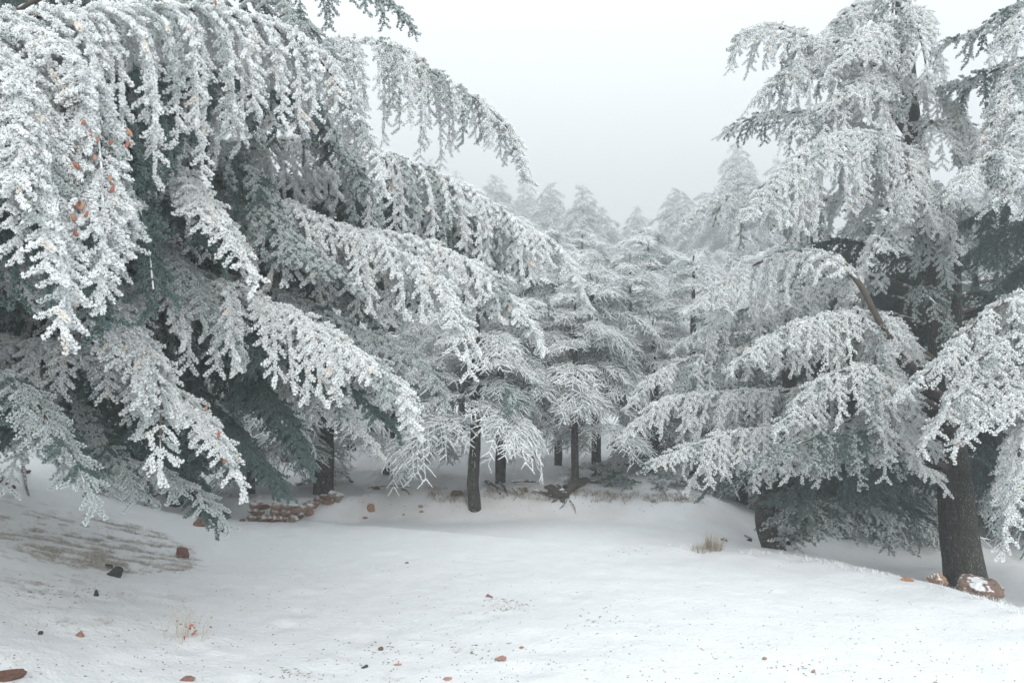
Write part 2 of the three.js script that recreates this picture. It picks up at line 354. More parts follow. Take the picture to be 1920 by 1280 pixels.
// ---------------------------------------------------------------- conifers of the forest
// h height, r crown radius, clear = height of the lowest boughs
function conifer(o) {
  const R = rng(o.seed), t = thing(o.name ?? 'cedar_tree', o.at, o.label, 'tree', o.group), w = o.w ?? 0.2, lean = V((R() - 0.5) * 0.03 * o.h, 0, (R() - 0.5) * 0.03 * o.h);
  const bend = o.bend ?? [];
  const pts = bend.length ? bend.map(([x, y, z]) => V(x, y, z)) : [V(0, -0.25, 0)];
  for (const k of [0.25, 0.5, 0.75, 1]) { const y = o.h * k; if (y > (pts.at(-1).y + 0.3)) pts.push(V(lean.x * k + (R() - 0.5) * 0.04, y, lean.z * k + (R() - 0.5) * 0.04)); }
  mesh('trunk', limb(pts, [w * 0.62, w * 0.5, w * 0.44, w * 0.36, w * 0.22, 0.012], 12, o.seed, o.far ? 0.5 : 0, 0.09), o.far ? M.wood : M.bark, t);
  const axis = new THREE.CatmullRomCurve3(pts), on = (y) => { const k = clamp((y + 0.25) / (o.h + 0.25), 0, 1); return axis.getPoint(k).setY(y); };
  const far = o.far, set = far ? BOUGH.far : BOUGH.mid, lens = far ? LEN.far : LEN.mid, list = [];
  const gapY = o.tier ?? (far ? 0.8 : 0.42);
  let turn = R() * 6;
  for (let y = o.clear; y < o.h - 0.05; y += gapY * (0.75 + 0.5 * R()) * (1 - 0.5 * y / o.h)) {
    const u = (y - o.clear) / (o.h - o.clear), reach = o.r * Math.pow(1 - u, o.taper ?? 0.7) * (0.3 + 0.7 * sst(-0.25, 0.14, u)) + (far ? 0.12 : 0.14);
    const n = u > 0.85 ? 4 : u < 0.15 ? 3 : far ? 5 : 4; turn += 0.9 + R();
    for (let i = 0; i < n; i++) {
      const a = turn + i / n * 6.283 + (R() - 0.5) * 0.8, len = reach * (0.62 + 0.55 * R()), yy = y + (R() - 0.5) * gapY * 0.6;
      let best = 0; for (let k = 1; k < lens.length; k++) if (Math.abs(Math.log(lens[k] / len)) < Math.abs(Math.log(lens[best] / len))) best = k;
      const s = len / lens[best], el = lerp(-0.1, far ? 0.34 : 0.4, u * u) + (R() - 0.5) * 0.25;
      const m = new THREE.Matrix4().compose(on(yy), new THREE.Quaternion().setFromEuler(new THREE.Euler(0, a, 0)).multiply(new THREE.Quaternion().setFromEuler(new THREE.Euler((R() - 0.5) * 0.5, 0, el))), V(s, s * (0.9 + 0.3 * R()), s * (0.9 + 0.25 * R())));
      list.push([best, R() < (o.green ?? 0.1) ? 1 : 0, R() < 0.5 ? 0 : 1, m]);
    }
  }
  // the leading shoot
  const lead = new THREE.Matrix4().compose(V(lean.x, o.h - (far ? 0.9 : 0.35), lean.z), new THREE.Quaternion().setFromEuler(new THREE.Euler(0, R() * 6, 1.35)), V(1, 1, 1).multiplyScalar(far ? 0.8 : 0.9)); list.push([0, 0, 0, lead]);
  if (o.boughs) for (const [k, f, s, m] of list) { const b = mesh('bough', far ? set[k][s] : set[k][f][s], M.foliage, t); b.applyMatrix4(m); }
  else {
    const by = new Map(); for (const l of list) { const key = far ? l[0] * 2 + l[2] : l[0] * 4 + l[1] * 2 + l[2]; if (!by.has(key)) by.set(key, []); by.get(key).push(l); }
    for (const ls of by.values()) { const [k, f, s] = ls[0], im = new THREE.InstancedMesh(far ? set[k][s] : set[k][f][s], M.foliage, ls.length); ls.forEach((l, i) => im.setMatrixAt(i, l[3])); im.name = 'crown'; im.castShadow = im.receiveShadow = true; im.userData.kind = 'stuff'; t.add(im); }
  }
  // dead twigs on the bare lower trunk
  if (o.twigs) for (let i = 0; i < o.twigs; i++) {
    const y = lerp(0.45, Math.max(1.2, o.clear * 1.3), R()), a = R() * 6.283, l = 0.25 + 0.45 * R(), p = on(y), d = V(Math.cos(a), 0.1 - 0.4 * R(), Math.sin(a));
    mesh('dead_twig', limb([p, p.clone().addScaledVector(d, l * 0.5).add(V(0, 0.05, 0)), p.clone().addScaledVector(d, l)], [0.011, 0.007, 0.003], 4, i, 0.5), M.wood, t);
  }
  return t;
}
// base pixel, distance, top pixel -> height
function stand(px, d, topY) { const p = at(px, 757, d), b = onGround(p.x, p.z); return { at: b, h: at(px, topY, d).y - b.y }; }

// ---------------------------------------------------------------- the large cedar on the left
{
  const foot = onGround(-5.7, -6.4), t = thing('cedar_tree', foot, 'huge rimed cedar filling the left side with hanging curtains of twigs and orange cones', 'tree');
  mesh('trunk', limb([V(0, -0.4, 0), V(0.05, 1.2, 0.05), V(0, 3, 0), V(-0.1, 5.5, 0.1), V(0, 9, 0)], [0.42, 0.34, 0.3, 0.24, 0.12], 16, 5, 0, 0.08), M.bark, t);
  const trunkAt = (y) => V(foot.x, y, foot.z);
  const list = [
    // [px, py, distance] ...                                                                                            options
    [[[-160, 70, 2.9], [0, 32, 3.2], [150, 22, 3.5], [300, 12, 3.9], [420, 25, 4.2], [520, 55, 4.4], [600, 115, 4.55], [655, 190, 4.65], [700, 290, 4.7]], { width: 1.0, droop: 5.5, start: 0.34, unit: 0.076, seed: 11, radius: 0.05, rime: 0.25, step: 0.05, lift: 0.4 }],
    [[[-100, 90, 4.2], [80, 100, 4.3], [220, 60, 4.6], [340, 70, 4.9], [450, 110, 5.1], [560, 170, 5.2], [640, 270, 5.3], [690, 350, 5.3]], { width: 0.8, droop: 5, start: 0.25, seed: 12, frost: 1, step: 0.055 }],
    [[[430, 120, 6.3], [560, 90, 6.4], [640, 78, 6.5], [740, 88, 6.6], [830, 148, 6.7], [910, 198, 6.8], [958, 250, 6.9], [984, 312, 6.9]], { width: 0.8, droop: 6, start: 0.4, seed: 13, step: 0.065, set: 'far' }],
    [[[200, -160, 6.2], [420, -90, 6.5], [560, -50, 6.6], [650, -30, 6.8], [720, -5, 6.9], [762, 40, 6.9]], { width: 0.5, droop: 5, start: 0.45, seed: 14, frost: 1, step: 0.08, set: 'far' }],
    [[[250, -60, 5.4], [420, -30, 5.6], [520, 5, 5.7], [590, 60, 5.7], [622, 95, 5.7]], { width: 0.4, droop: 5, start: 0.5, seed: 15, frost: 1, step: 0.08 }],
    [[[300, 290, 5.8], [440, 270, 5.8], [580, 262, 5.9], [710, 288, 6.1], [810, 325, 6.3], [905, 375, 6.4], [985, 425, 6.4], [1050, 470, 6.4], [1084, 528, 6.4]], { width: 0.85, droop: 4.6, start: 0.42, seed: 16, step: 0.06 }],
    [[[420, 400, 6.6], [600, 330, 6.8], [740, 350, 6.9], [860, 400, 7], [960, 470, 7], [1010, 540, 7]], { width: 0.7, droop: 4.6, start: 0.5, seed: 116, frost: 1, step: 0.07, set: 'far' }],
    [[[200, 370, 5], [350, 360, 5.1], [500, 378, 5.2], [640, 425, 5.3], [745, 470, 5.35], [822, 525, 5.3], [862, 590, 5.25], [872, 642, 5.2]], { width: 0.66, droop: 4.6, start: 0.45, seed: 17, step: 0.055 }],
    [[[420, 430, 5.7], [600, 430, 5.7], [760, 446, 5.8], [880, 492, 5.8], [958, 560, 5.8], [1000, 622, 5.8]], { width: 0.6, droop: 4.6, start: 0.5, seed: 18, step: 0.06 }],
    [[[20, 120, 4.1], [90, 165, 4.1], [180, 222, 4.2], [280, 282, 4.25], [365, 345, 4.25], [420, 415, 4.2], [462, 495, 4.15]], { width: 0.5, droop: 4, start: 0.35, seed: 19, step: 0.055 }],
    [[[130, 200, 4.7], [250, 220, 4.8], [380, 255, 4.9], [470, 320, 4.95], [525, 400, 4.95], [575, 470, 4.95], [640, 520, 5]], { width: 0.6, droop: 4.4, start: 0.4, seed: 20, frost: 1, step: 0.055 }],
    [[[300, 520, 5.2], [440, 525, 5.3], [560, 562, 5.4], [655, 612, 5.5], [740, 648, 5.5], [800, 688, 5.5], [820, 722, 5.5]], { width: 0.5, droop: 4.4, start: 0.5, seed: 21, frost: 1, step: 0.06 }],
    [[[240, 530, 4.8], [380, 528, 4.85], [480, 560, 4.9], [570, 596, 4.95], [645, 642, 4.95], [715, 690, 4.95], [758, 735, 4.95], [770, 772, 4.95]], { width: 0.6, droop: 4.4, start: 0.45, seed: 22, step: 0.055 }],
    [[[-120, 110, 2.9], [0, 112, 3.0], [60, 178, 3.0], [85, 300, 3.0], [104, 420, 3.0], [118, 520, 3.0], [120, 596, 3.0]], { width: 0.4, droop: 4, start: 0.5, unit: 0.076, seed: 23, radius: 0.011, rime: 0.8, step: 0.045, key: 'cones' }],
    [[[-60, 50, 3.2], [60, 62, 3.2], [150, 120, 3.25], [182, 250, 3.25], [192, 380, 3.2], [192, 515, 3.2]], { width: 0.38, droop: 4, start: 0.52, unit: 0.076, seed: 24, radius: 0.011, rime: 0.8, step: 0.045, key: 'cones' }],
    [[[-180, 200, 3.0], [-60, 220, 3.0], [0, 290, 3.05], [20, 360, 3.05], [30, 420, 3.05]], { width: 0.34, droop: 4, start: 0.55, unit: 0.076, seed: 25, radius: 0.011, rime: 0.8, step: 0.05 }],
    [[[60, 210, 3.6], [150, 250, 3.6], [215, 330, 3.6], [232, 420, 3.55], [230, 460, 3.55]], { width: 0.3, droop: 4, start: 0.5, unit: 0.076, seed: 26, radius: 0.011, rime: 0.8, step: 0.05, key: 'cones' }],
    [[[-40, 480, 4.2], [60, 490, 4.2], [170, 545, 4.3], [240, 602, 4.3], [285, 662, 4.3], [300, 750, 4.25], [300, 840, 4.2]], { width: 0.36, droop: 4.4, start: 0.55, seed: 27, step: 0.055 }],
    [[[100, 640, 4.6], [240, 690, 4.6], [312, 722, 4.6], [372, 775, 4.6], [415, 835, 4.6], [438, 880, 4.6]], { width: 0.36, droop: 4.4, start: 0.5, seed: 28, step: 0.055 }],
    [[[-150, 660, 3.9], [-60, 690, 3.95], [40, 722, 4.0], [92, 790, 4.0], [132, 850, 4.0], [158, 905, 3.95]], { width: 0.34, droop: 4.4, start: 0.5, seed: 29, step: 0.055, frost: 1 }],
    [[[-60, 640, 4.7], [60, 680, 4.8], [150, 760, 4.9], [210, 840, 4.9], [262, 905, 4.9]], { width: 0.34, droop: 4.4, start: 0.5, seed: 30, step: 0.06, frost: 1 }],
    [[[240, 560, 5.4], [380, 620, 5.5], [470, 700, 5.5], [540, 780, 5.5], [570, 850, 5.5]], { width: 0.55, droop: 4.4, start: 0.4, seed: 31, step: 0.06, frost: 2 }],
    [[[180, 640, 5.6], [300, 680, 5.6], [400, 760, 5.6], [480, 850, 5.6], [520, 900, 5.6]], { width: 0.5, droop: 4.4, start: 0.4, seed: 32, step: 0.065, frost: 2 }],
    [[[120, 700, 5.2], [230, 740, 5.2], [310, 820, 5.2], [350, 900, 5.2], [370, 940, 5.2]], { width: 0.45, droop: 4.4, start: 0.45, seed: 33, step: 0.06, frost: 2 }],
    [[[360, 620, 5.9], [480, 650, 6], [570, 710, 6], [650, 770, 6], [690, 820, 6]], { width: 0.5, droop: 4.2, start: 0.45, seed: 34, step: 0.065, frost: 0, set: 'far' }],
    [[[330, 470, 5.6], [450, 460, 5.7], [560, 490, 5.8], [640, 545, 5.8], [700, 610, 5.8]], { width: 0.6, droop: 4.4, start: 0.45, seed: 36, frost: 1, step: 0.06 }],
    [[[160, 420, 4.6], [260, 440, 4.7], [340, 490, 4.7], [400, 560, 4.7], [440, 640, 4.7]], { width: 0.5, droop: 4.4, start: 0.45, seed: 37, step: 0.06, frost: 1 }],
    [[[100, 820, 4.8], [200, 850, 4.9], [300, 885, 5.0], [370, 925, 5.0], [400, 955, 5.0]], { width: 0.42, droop: 3, start: 0.4, seed: 35, step: 0.07, frost: 1 }],
  ];
  const tips = [];
  list.forEach(([px, o], i) => {
    const first = at(...px[0]), pts = [trunkAt(Math.max(foot.y + 0.8, first.y - 0.55)).add(V(0, 0, 0.1)), ...px.map((p) => at(...p))];
    const { shoots } = bough(t, pts, { unit: 0.086, gap: 0.08, side: 0.92, sideLong: 0.55, wobble: 0.09, crest: 0.5, mix: 0.12, ...o, droop: o.droop * 1.45, step: o.step * 1.2, set: SHOOT[o.set ?? 'near'] });
    // a barer, darker bough added under and behind it; its colour paints in shade
    if (i !== 2 && i !== 3 && i !== 4 && i < 25) { const n = Math.max(3, Math.round(pts.length * (i > 8 && i < 24 ? 0.78 : 0.66))); bough(t, pts.slice(0, n).map((p, k) => p.clone().add(V(-0.05, -0.1 - 0.04 * k, k ? -0.32 - 0.1 * (i % 3) : 0))), { ...o, set: SHOOT.near, unit: 0.1, frost: 2, seed: o.seed + 1000, step: o.step * 1.3, width: o.width * 0.8, gap: 0.1, side: 0.6, start: o.start * 0.8, mix: 0 }); }
    if (o.key === 'cones') tips.push(shoots);
  });
  // inner boughs all round the trunk
  const R = rng(99);
  const top = (x) => x < 560 ? -1e9 : x < 640 ? lerp(70, 330, (x - 560) / 80) : lerp(330, 560, (x - 640) / 360);
  const low = (x) => x < 320 ? lerp(800, 770, Math.max(0, x) / 320) : lerp(800, 520, (x - 320) / 620);
  let made = 0;
  for (let i = 0; i < 900 && made < 72; i++) {
    const y = foot.y + 0.9 + 4.6 * R(), a = R() * 6.283, l = (2.4 + 2.2 * R()) * (1 - 0.09 * (y - foot.y)), dir = V(Math.cos(a), 0, Math.sin(a)), b = trunkAt(y);
    const pts = [b, b.clone().addScaledVector(dir, l * 0.35).add(V(0, 0.1, 0)), b.clone().addScaledVector(dir, l * 0.7).add(V(0, -0.12 * l, 0)), b.clone().addScaledVector(dir, l).add(V((R() - 0.5) * 0.4, -0.34 * l, (R() - 0.5) * 0.4))];
    const bad = pts.slice(1).some((p) => { const q = toPixel(p); return p.z > -4.3 || q[0] > 830 || q[1] < top(q[0]) || q[1] > low(q[0]); });
    if (bad) continue;
    bough(t, pts, { width: 0.5, droop: 4.2, start: 0.22, seed: 500 + i, step: 0.075, radius: 0.028, rime: 0.2, frost: R() < 0.72 ? 2 : 1, set: SHOOT.near, side: 0.5 });
    made++;
  }
  // orange cones that stand in the rime
  const cone = (seed) => {
    const q = rng(seed), prof = [[0, 0], [0.006, 0.002], [0.0085, 0.010], [0.0088, 0.020], [0.007, 0.032], [0.004, 0.040], [0, 0.043]].map(([r, y]) => new THREE.Vector2(r * (0.9 + 0.2 * q()), y));
    const g = new THREE.LatheGeometry(prof, 9), p = g.attributes.position;
    for (let k = 0; k < p.count; k++) { const s = 1 + 0.12 * Math.sin(p.getY(k) * 1500 + Math.atan2(p.getZ(k), p.getX(k)) * 3); p.setX(k, p.getX(k) * s); p.setZ(k, p.getZ(k) * s); }
    g.computeVertexNormals(); return g;
  };
  const cg = [1, 2, 3].map(cone), cm = [[0.34, 0.12, 0.075], [0.36, 0.2, 0.14], [0.28, 0.1, 0.07]].map((c) => new THREE.MeshStandardMaterial({ color: new THREE.Color().setRGB(...c), roughness: 0.8 }));
  const spots = [[170, 258], [178, 268], [205, 272], [164, 280], [190, 284], [205, 290], [148, 318], [205, 342], [208, 360], [143, 392], [150, 394], [158, 408], [134, 412], [141, 416], [142, 444], [213, 310], [176, 300], [153, 233], [235, 277], [247, 257]];
  const near = [[404, 10, 4], [410, 220, 4.4], [408, 218, 4.4], [420, 870, 4.5], [410, 820, 4.5], [385, 770, 4.6], [535, 65, 4.4], [428, 113, 4.3], [462, 118, 4.5], [490, 80, 4.4]];
  // each sits on the shoot nearest to where it shows
  const all = tips.flat().map((s) => { const w = s[0].clone().add(foot); return [w, toPixel(w)]; });
  const seat = (px, py) => { let best = null, q = 1e9; for (const [w, p] of all) { const e = Math.hypot(p[0] - px, p[1] - py) + (-w.z) * 14; if (e < q) { q = e; best = w; } } return at(px, py, -best.z - 0.045); };
  const K = rng(7);
  [...spots.map(([x, y]) => seat(x, y)), ...near.map((p) => at(...p))].forEach((p, i) => {
    const c = mesh('cone', cg[i % 3], cm[i % 3], t); c.position.copy(p).sub(foot); c.rotation.set((K() - 0.5) * 1.2, K() * 6, (K() - 0.5) * 1.4); c.scale.setScalar(0.7 + 0.4 * K());
  });
}

// ---------------------------------------------------------------- the tall cedar with two trunks and the cedar at the right edge
const treeBoughs = (t, trunk, list, extra = {}) => list.forEach(([px, o]) => {
  const first = at(...px[0]); let b = trunk[0], e = 1e9;
  const axis = new THREE.CatmullRomCurve3(trunk); for (let k = 0; k <= 60; k++) { const p = axis.getPoint(k / 60), q = Math.abs(p.y - (first.y - 0.35)); if (q < e) { e = q; b = p; } }
  bough(t, [b, ...px.map((p) => at(...p))], { set: SHOOT.far, unit: 0.092, start: 0.2, radius: 0.035, side: 0.88, sideLong: 0.6, wobble: 0.1, mix: 0.12, ...extra, ...o, droop: (o.droop ?? 5) * 1.25, step: (o.step ?? 0.07) * 1.35 });
});
{
  const base = at(1818, 757, 8.45), foot = onGround(base.x, base.z);
  const t = thing('cedar_tree', foot, 'tall rimed cedar right of the track, thick brown trunk rising behind the big red boulder', 'tree');
  const trunk = [foot.clone().add(V(0.02, -0.3, 0)), at(1812, 1040, 8.45), at(1796, 900, 8.45), at(1772, 750, 8.5), at(1762, 600, 8.5), at(1735, 400, 8.55), at(1705, 180, 8.6), at(1695, 20, 8.7), at(1690, -150, 8.8), at(1685, -420, 8.9)];
  mesh('trunk', limb(trunk.map((p) => p.clone().sub(foot)), [0.2, 0.155, 0.14, 0.13, 0.112, 0.1, 0.095, 0.08, 0.06, 0.01], 16, 31, 0, 0.07), M.bark, t);
  const list = [
    [[[1660, 80, 8.4], [1600, 82, 8.2], [1520, 70, 8.1], [1440, 48, 8], [1395, 62, 7.9], [1378, 104, 7.9]], { width: 0.6, seed: 41, start: 0.25 }],
    [[[1660, 130, 8.4], [1590, 120, 8.2], [1520, 110, 8.1], [1462, 140, 8], [1422, 178, 8]], { width: 0.75, seed: 42, start: 0.25 }],
    [[[1690, -40, 8.6], [1650, -20, 8.5], [1600, 10, 8.4], [1560, 50, 8.3], [1500, 90, 8.3]], { width: 0.7, seed: 43 }],
    [[[1690, -60, 8.6], [1690, -60, 8.2], [1680, -20, 8], [1672, 40, 7.9], [1665, 100, 7.9]], { width: 0.5, seed: 144 }],
    [[[1700, 30, 8.5], [1710, 20, 8.1], [1725, 60, 7.8], [1735, 110, 7.7], [1740, 150, 7.7]], { width: 0.5, seed: 44 }],
    [[[1690, 60, 8.5], [1660, 50, 8.1], [1625, 60, 7.8], [1590, 90, 7.6], [1560, 130, 7.6]], { width: 0.6, seed: 45 }],
    [[[1660, 200, 8.4], [1620, 190, 8.1], [1570, 190, 7.9], [1520, 215, 7.8], [1482, 250, 7.7]], { width: 0.7, seed: 46 }],
    [[[1690, 150, 8.5], [1650, 140, 8.1], [1610, 150, 7.8], [1580, 175, 7.7], [1550, 200, 7.7]], { width: 0.6, seed: 47 }],
    [[[1640, 240, 8.9], [1560, 225, 9], [1480, 210, 9], [1410, 222, 9], [1366, 244, 9]], { width: 0.55, seed: 48, mix: 0.3 }],
    [[[1690, 300, 8.5], [1660, 268, 8], [1610, 250, 7.7], [1550, 260, 7.5], [1490, 300, 7.4], [1440, 345, 7.4], [1402, 392, 7.4]], { width: 0.85, seed: 49, droop: 6, step: 0.055, start: 0.22 }],
    [[[1700, 290, 8.3], [1690, 280, 7.9], [1700, 310, 7.6], [1722, 360, 7.4], [1745, 405, 7.4]], { width: 0.6, seed: 50, droop: 6, step: 0.055 }],
    [[[1720, 160, 8.5], [1755, 172, 8.3], [1790, 200, 8.2], [1820, 240, 8.1], [1832, 280, 8.1]], { width: 0.65, seed: 51, droop: 6, step: 0.06 }],
    [[[1740, 230, 8.4], [1760, 240, 8.1], [1785, 262, 8], [1800, 300, 8]], { width: 0.5, seed: 52 }],
    [[[1640, 380, 8.7], [1560, 375, 8.8], [1470, 360, 8.9], [1390, 362, 8.9], [1320, 385, 8.9], [1290, 412, 8.9]], { width: 0.65, seed: 53 }],
    [[[1680, 410, 8.2], [1660, 430, 7.8], [1640, 460, 7.6], [1620, 505, 7.6]], { width: 0.36, seed: 54, droop: 6 }],
    [[[1730, 350, 8.3], [1750, 360, 7.9], [1772, 400, 7.8], [1785, 460, 7.8]], { width: 0.45, seed: 155, droop: 6 }],
    [[[1730, 540, 8.3], [1745, 560, 7.9], [1770, 590, 7.8], [1782, 640, 7.8]], { width: 0.3, seed: 156, droop: 6, frost: 1 }],
    [[[1735, 420, 8.3], [1745, 450, 8], [1770, 490, 7.9], [1780, 530, 7.9]], { width: 0.4, seed: 55, frost: 1 }],
    [[[1718, 696, 7.9], [1655, 612, 7.3], [1610, 530, 7.15], [1568, 484, 7.3], [1500, 476, 7.7], [1430, 490, 8], [1370, 520, 8], [1310, 565, 8]], { width: 0.65, seed: 56, start: 0.56, rime: 0.08, radius: 0.05 }],
    [[[1640, 520, 8.5], [1560, 530, 8.6], [1470, 555, 8.7], [1370, 590, 8.7], [1282, 640, 8.7]], { width: 0.6, seed: 57 }],
    [[[1680, 620, 8.2], [1640, 590, 7.6], [1590, 585, 7.4], [1530, 598, 7.3], [1460, 625, 7.3], [1395, 670, 7.3]], { width: 0.62, seed: 58, droop: 6, step: 0.055, start: 0.25 }],
    [[[1690, 640, 8.2], [1660, 612, 7.6], [1645, 640, 7.4], [1640, 690, 7.3]], { width: 0.4, seed: 59, droop: 6 }],
    [[[1690, 720, 8.1], [1650, 690, 7.5], [1600, 690, 7.2], [1550, 708, 7.1], [1500, 745, 7.1], [1468, 790, 7.1]], { width: 0.62, seed: 60, droop: 6, step: 0.055, start: 0.25 }],
    [[[1690, 760, 8.1], [1670, 720, 7.5], [1655, 720, 7.2], [1655, 760, 7.1], [1658, 800, 7.1]], { width: 0.4, seed: 61, droop: 6 }],
    [[[1600, 640, 8.6], [1500, 640, 8.7], [1400, 650, 8.7], [1300, 672, 8.7], [1232, 700, 8.7], [1190, 745, 8.7]], { width: 0.6, seed: 62, start: 0.35 }],
    [[[1620, 720, 8.4], [1520, 730, 8.4], [1420, 735, 8.4], [1320, 740, 8.4], [1240, 752, 8.4], [1190, 796, 8.4]], { width: 0.65, seed: 63, start: 0.35 }],
    [[[1640, 790, 8.2], [1560, 790, 8], [1460, 800, 7.9], [1370, 812, 7.9], [1290, 840, 7.9], [1230, 868, 7.9]], { width: 0.6, seed: 64, start: 0.35 }],
    [[[1690, 800, 8], [1670, 790, 7.6], [1680, 825, 7.3], [1720, 865, 7.2], [1755, 896, 7.2]], { width: 0.45, seed: 65, droop: 5.5 }],
    [[[1680, 830, 8], [1630, 810, 7.5], [1570, 815, 7.3], [1500, 830, 7.2], [1440, 860, 7.2]], { width: 0.5, seed: 66, frost: 1, start: 0.3 }],
    [[[1600, 850, 8.2], [1500, 840, 8.2], [1410, 835, 8.2], [1340, 852, 8.2], [1305, 895, 8.2]], { width: 0.5, seed: 67, start: 0.4 }],
    [[[1620, 580, 9.2], [1540, 600, 9.3], [1450, 620, 9.4], [1360, 640, 9.4]], { width: 0.6, seed: 68, frost: 1 }],
    [[[1700, 330, 9.2], [1620, 350, 9.4], [1540, 380, 9.5], [1460, 420, 9.5]], { width: 0.6, seed: 69, frost: 1 }],
    [[[1640, 700, 8.9], [1560, 760, 9.1], [1480, 820, 9.2], [1400, 870, 9.2]], { width: 0.7, seed: 70, frost: 2 }],
    [[[1660, 470, 9.2], [1610, 455, 9.4], [1560, 452, 9.5], [1510, 470, 9.5]], { width: 0.6, seed: 71, frost: 2 }],
    [[[1660, 560, 9.2], [1600, 640, 9.4], [1540, 700, 9.5], [1480, 760, 9.5]], { width: 0.7, seed: 72, frost: 2 }],
    [[[1700, 860, 8.4], [1620, 880, 8.4], [1540, 900, 8.4], [1460, 930, 8.4]], { width: 0.6, seed: 73, frost: 2, start: 0.3 }],
  ];
  treeBoughs(t, trunk, list);
  const base2 = at(1785, 757, 8.75), foot2 = onGround(base2.x, base2.z);
  const t2 = thing('cedar_tree', foot2, 'darker slimmer trunk with sparse boughs close beside the thick brown trunk', 'tree');
  const trunk2 = [foot2.clone().add(V(0, -0.3, 0)), at(1782, 1000, 8.75), at(1775, 880, 8.8), at(1785, 760, 9), at(1792, 640, 9.2), at(1795, 540, 9.3), at(1796, 470, 9.35), at(1796, 420, 9.4)];
  mesh('trunk', limb(trunk2.map((p) => p.clone().sub(foot2)), [0.15, 0.12, 0.105, 0.095, 0.085, 0.07, 0.05, 0.01], 14, 32, 0, 0.07), M.bark, t2);
  treeBoughs(t2, trunk2, [
    [[[1798, 430, 9.35], [1828, 405, 9.2], [1862, 425, 9.1], [1885, 480, 9.1]], { width: 0.5, seed: 161, frost: 1 }],
    [[[1796, 425, 9.35], [1780, 395, 9.1], [1760, 410, 9.0], [1748, 470, 8.95]], { width: 0.45, seed: 162 }],
    [[[1797, 440, 9.4], [1800, 390, 9.3], [1806, 372, 9.2], [1812, 400, 9.1]], { width: 0.4, seed: 163 }],
  ]);
  const R = rng(31), axis2 = new THREE.CatmullRomCurve3(trunk2);
  // dark inner boughs between the two trunks and behind them
  let n = 0;
  for (let i = 0; i < 300 && n < 44; i++) {
    const b = axis2.getPoint(0.12 + 0.62 * R()), a = R() * 6.283, l = 1 + 1.3 * R(), d = V(Math.cos(a), 0, Math.sin(a));
    const pts = [b, b.clone().addScaledVector(d, l * 0.35).add(V(0, 0.12, 0)), b.clone().addScaledVector(d, l * 0.7).add(V(0, 0.0, 0)), b.clone().addScaledVector(d, l).add(V(0, -0.3 * l, 0))];
    if (pts.slice(1).some((p) => { const q = toPixel(p); return p.z > -8.75 || q[0] < 1480 || (q[1] < 330 && q[0] > 1700) || q[1] < 200 || q[1] > 960; })) continue;
    bough(t2, pts, { set: SHOOT.far, width: 0.55, droop: 4, seed: 600 + i, step: 0.08, frost: 2, start: 0.2, rime: 0.1, side: 0.5 }); n++;
  }
}
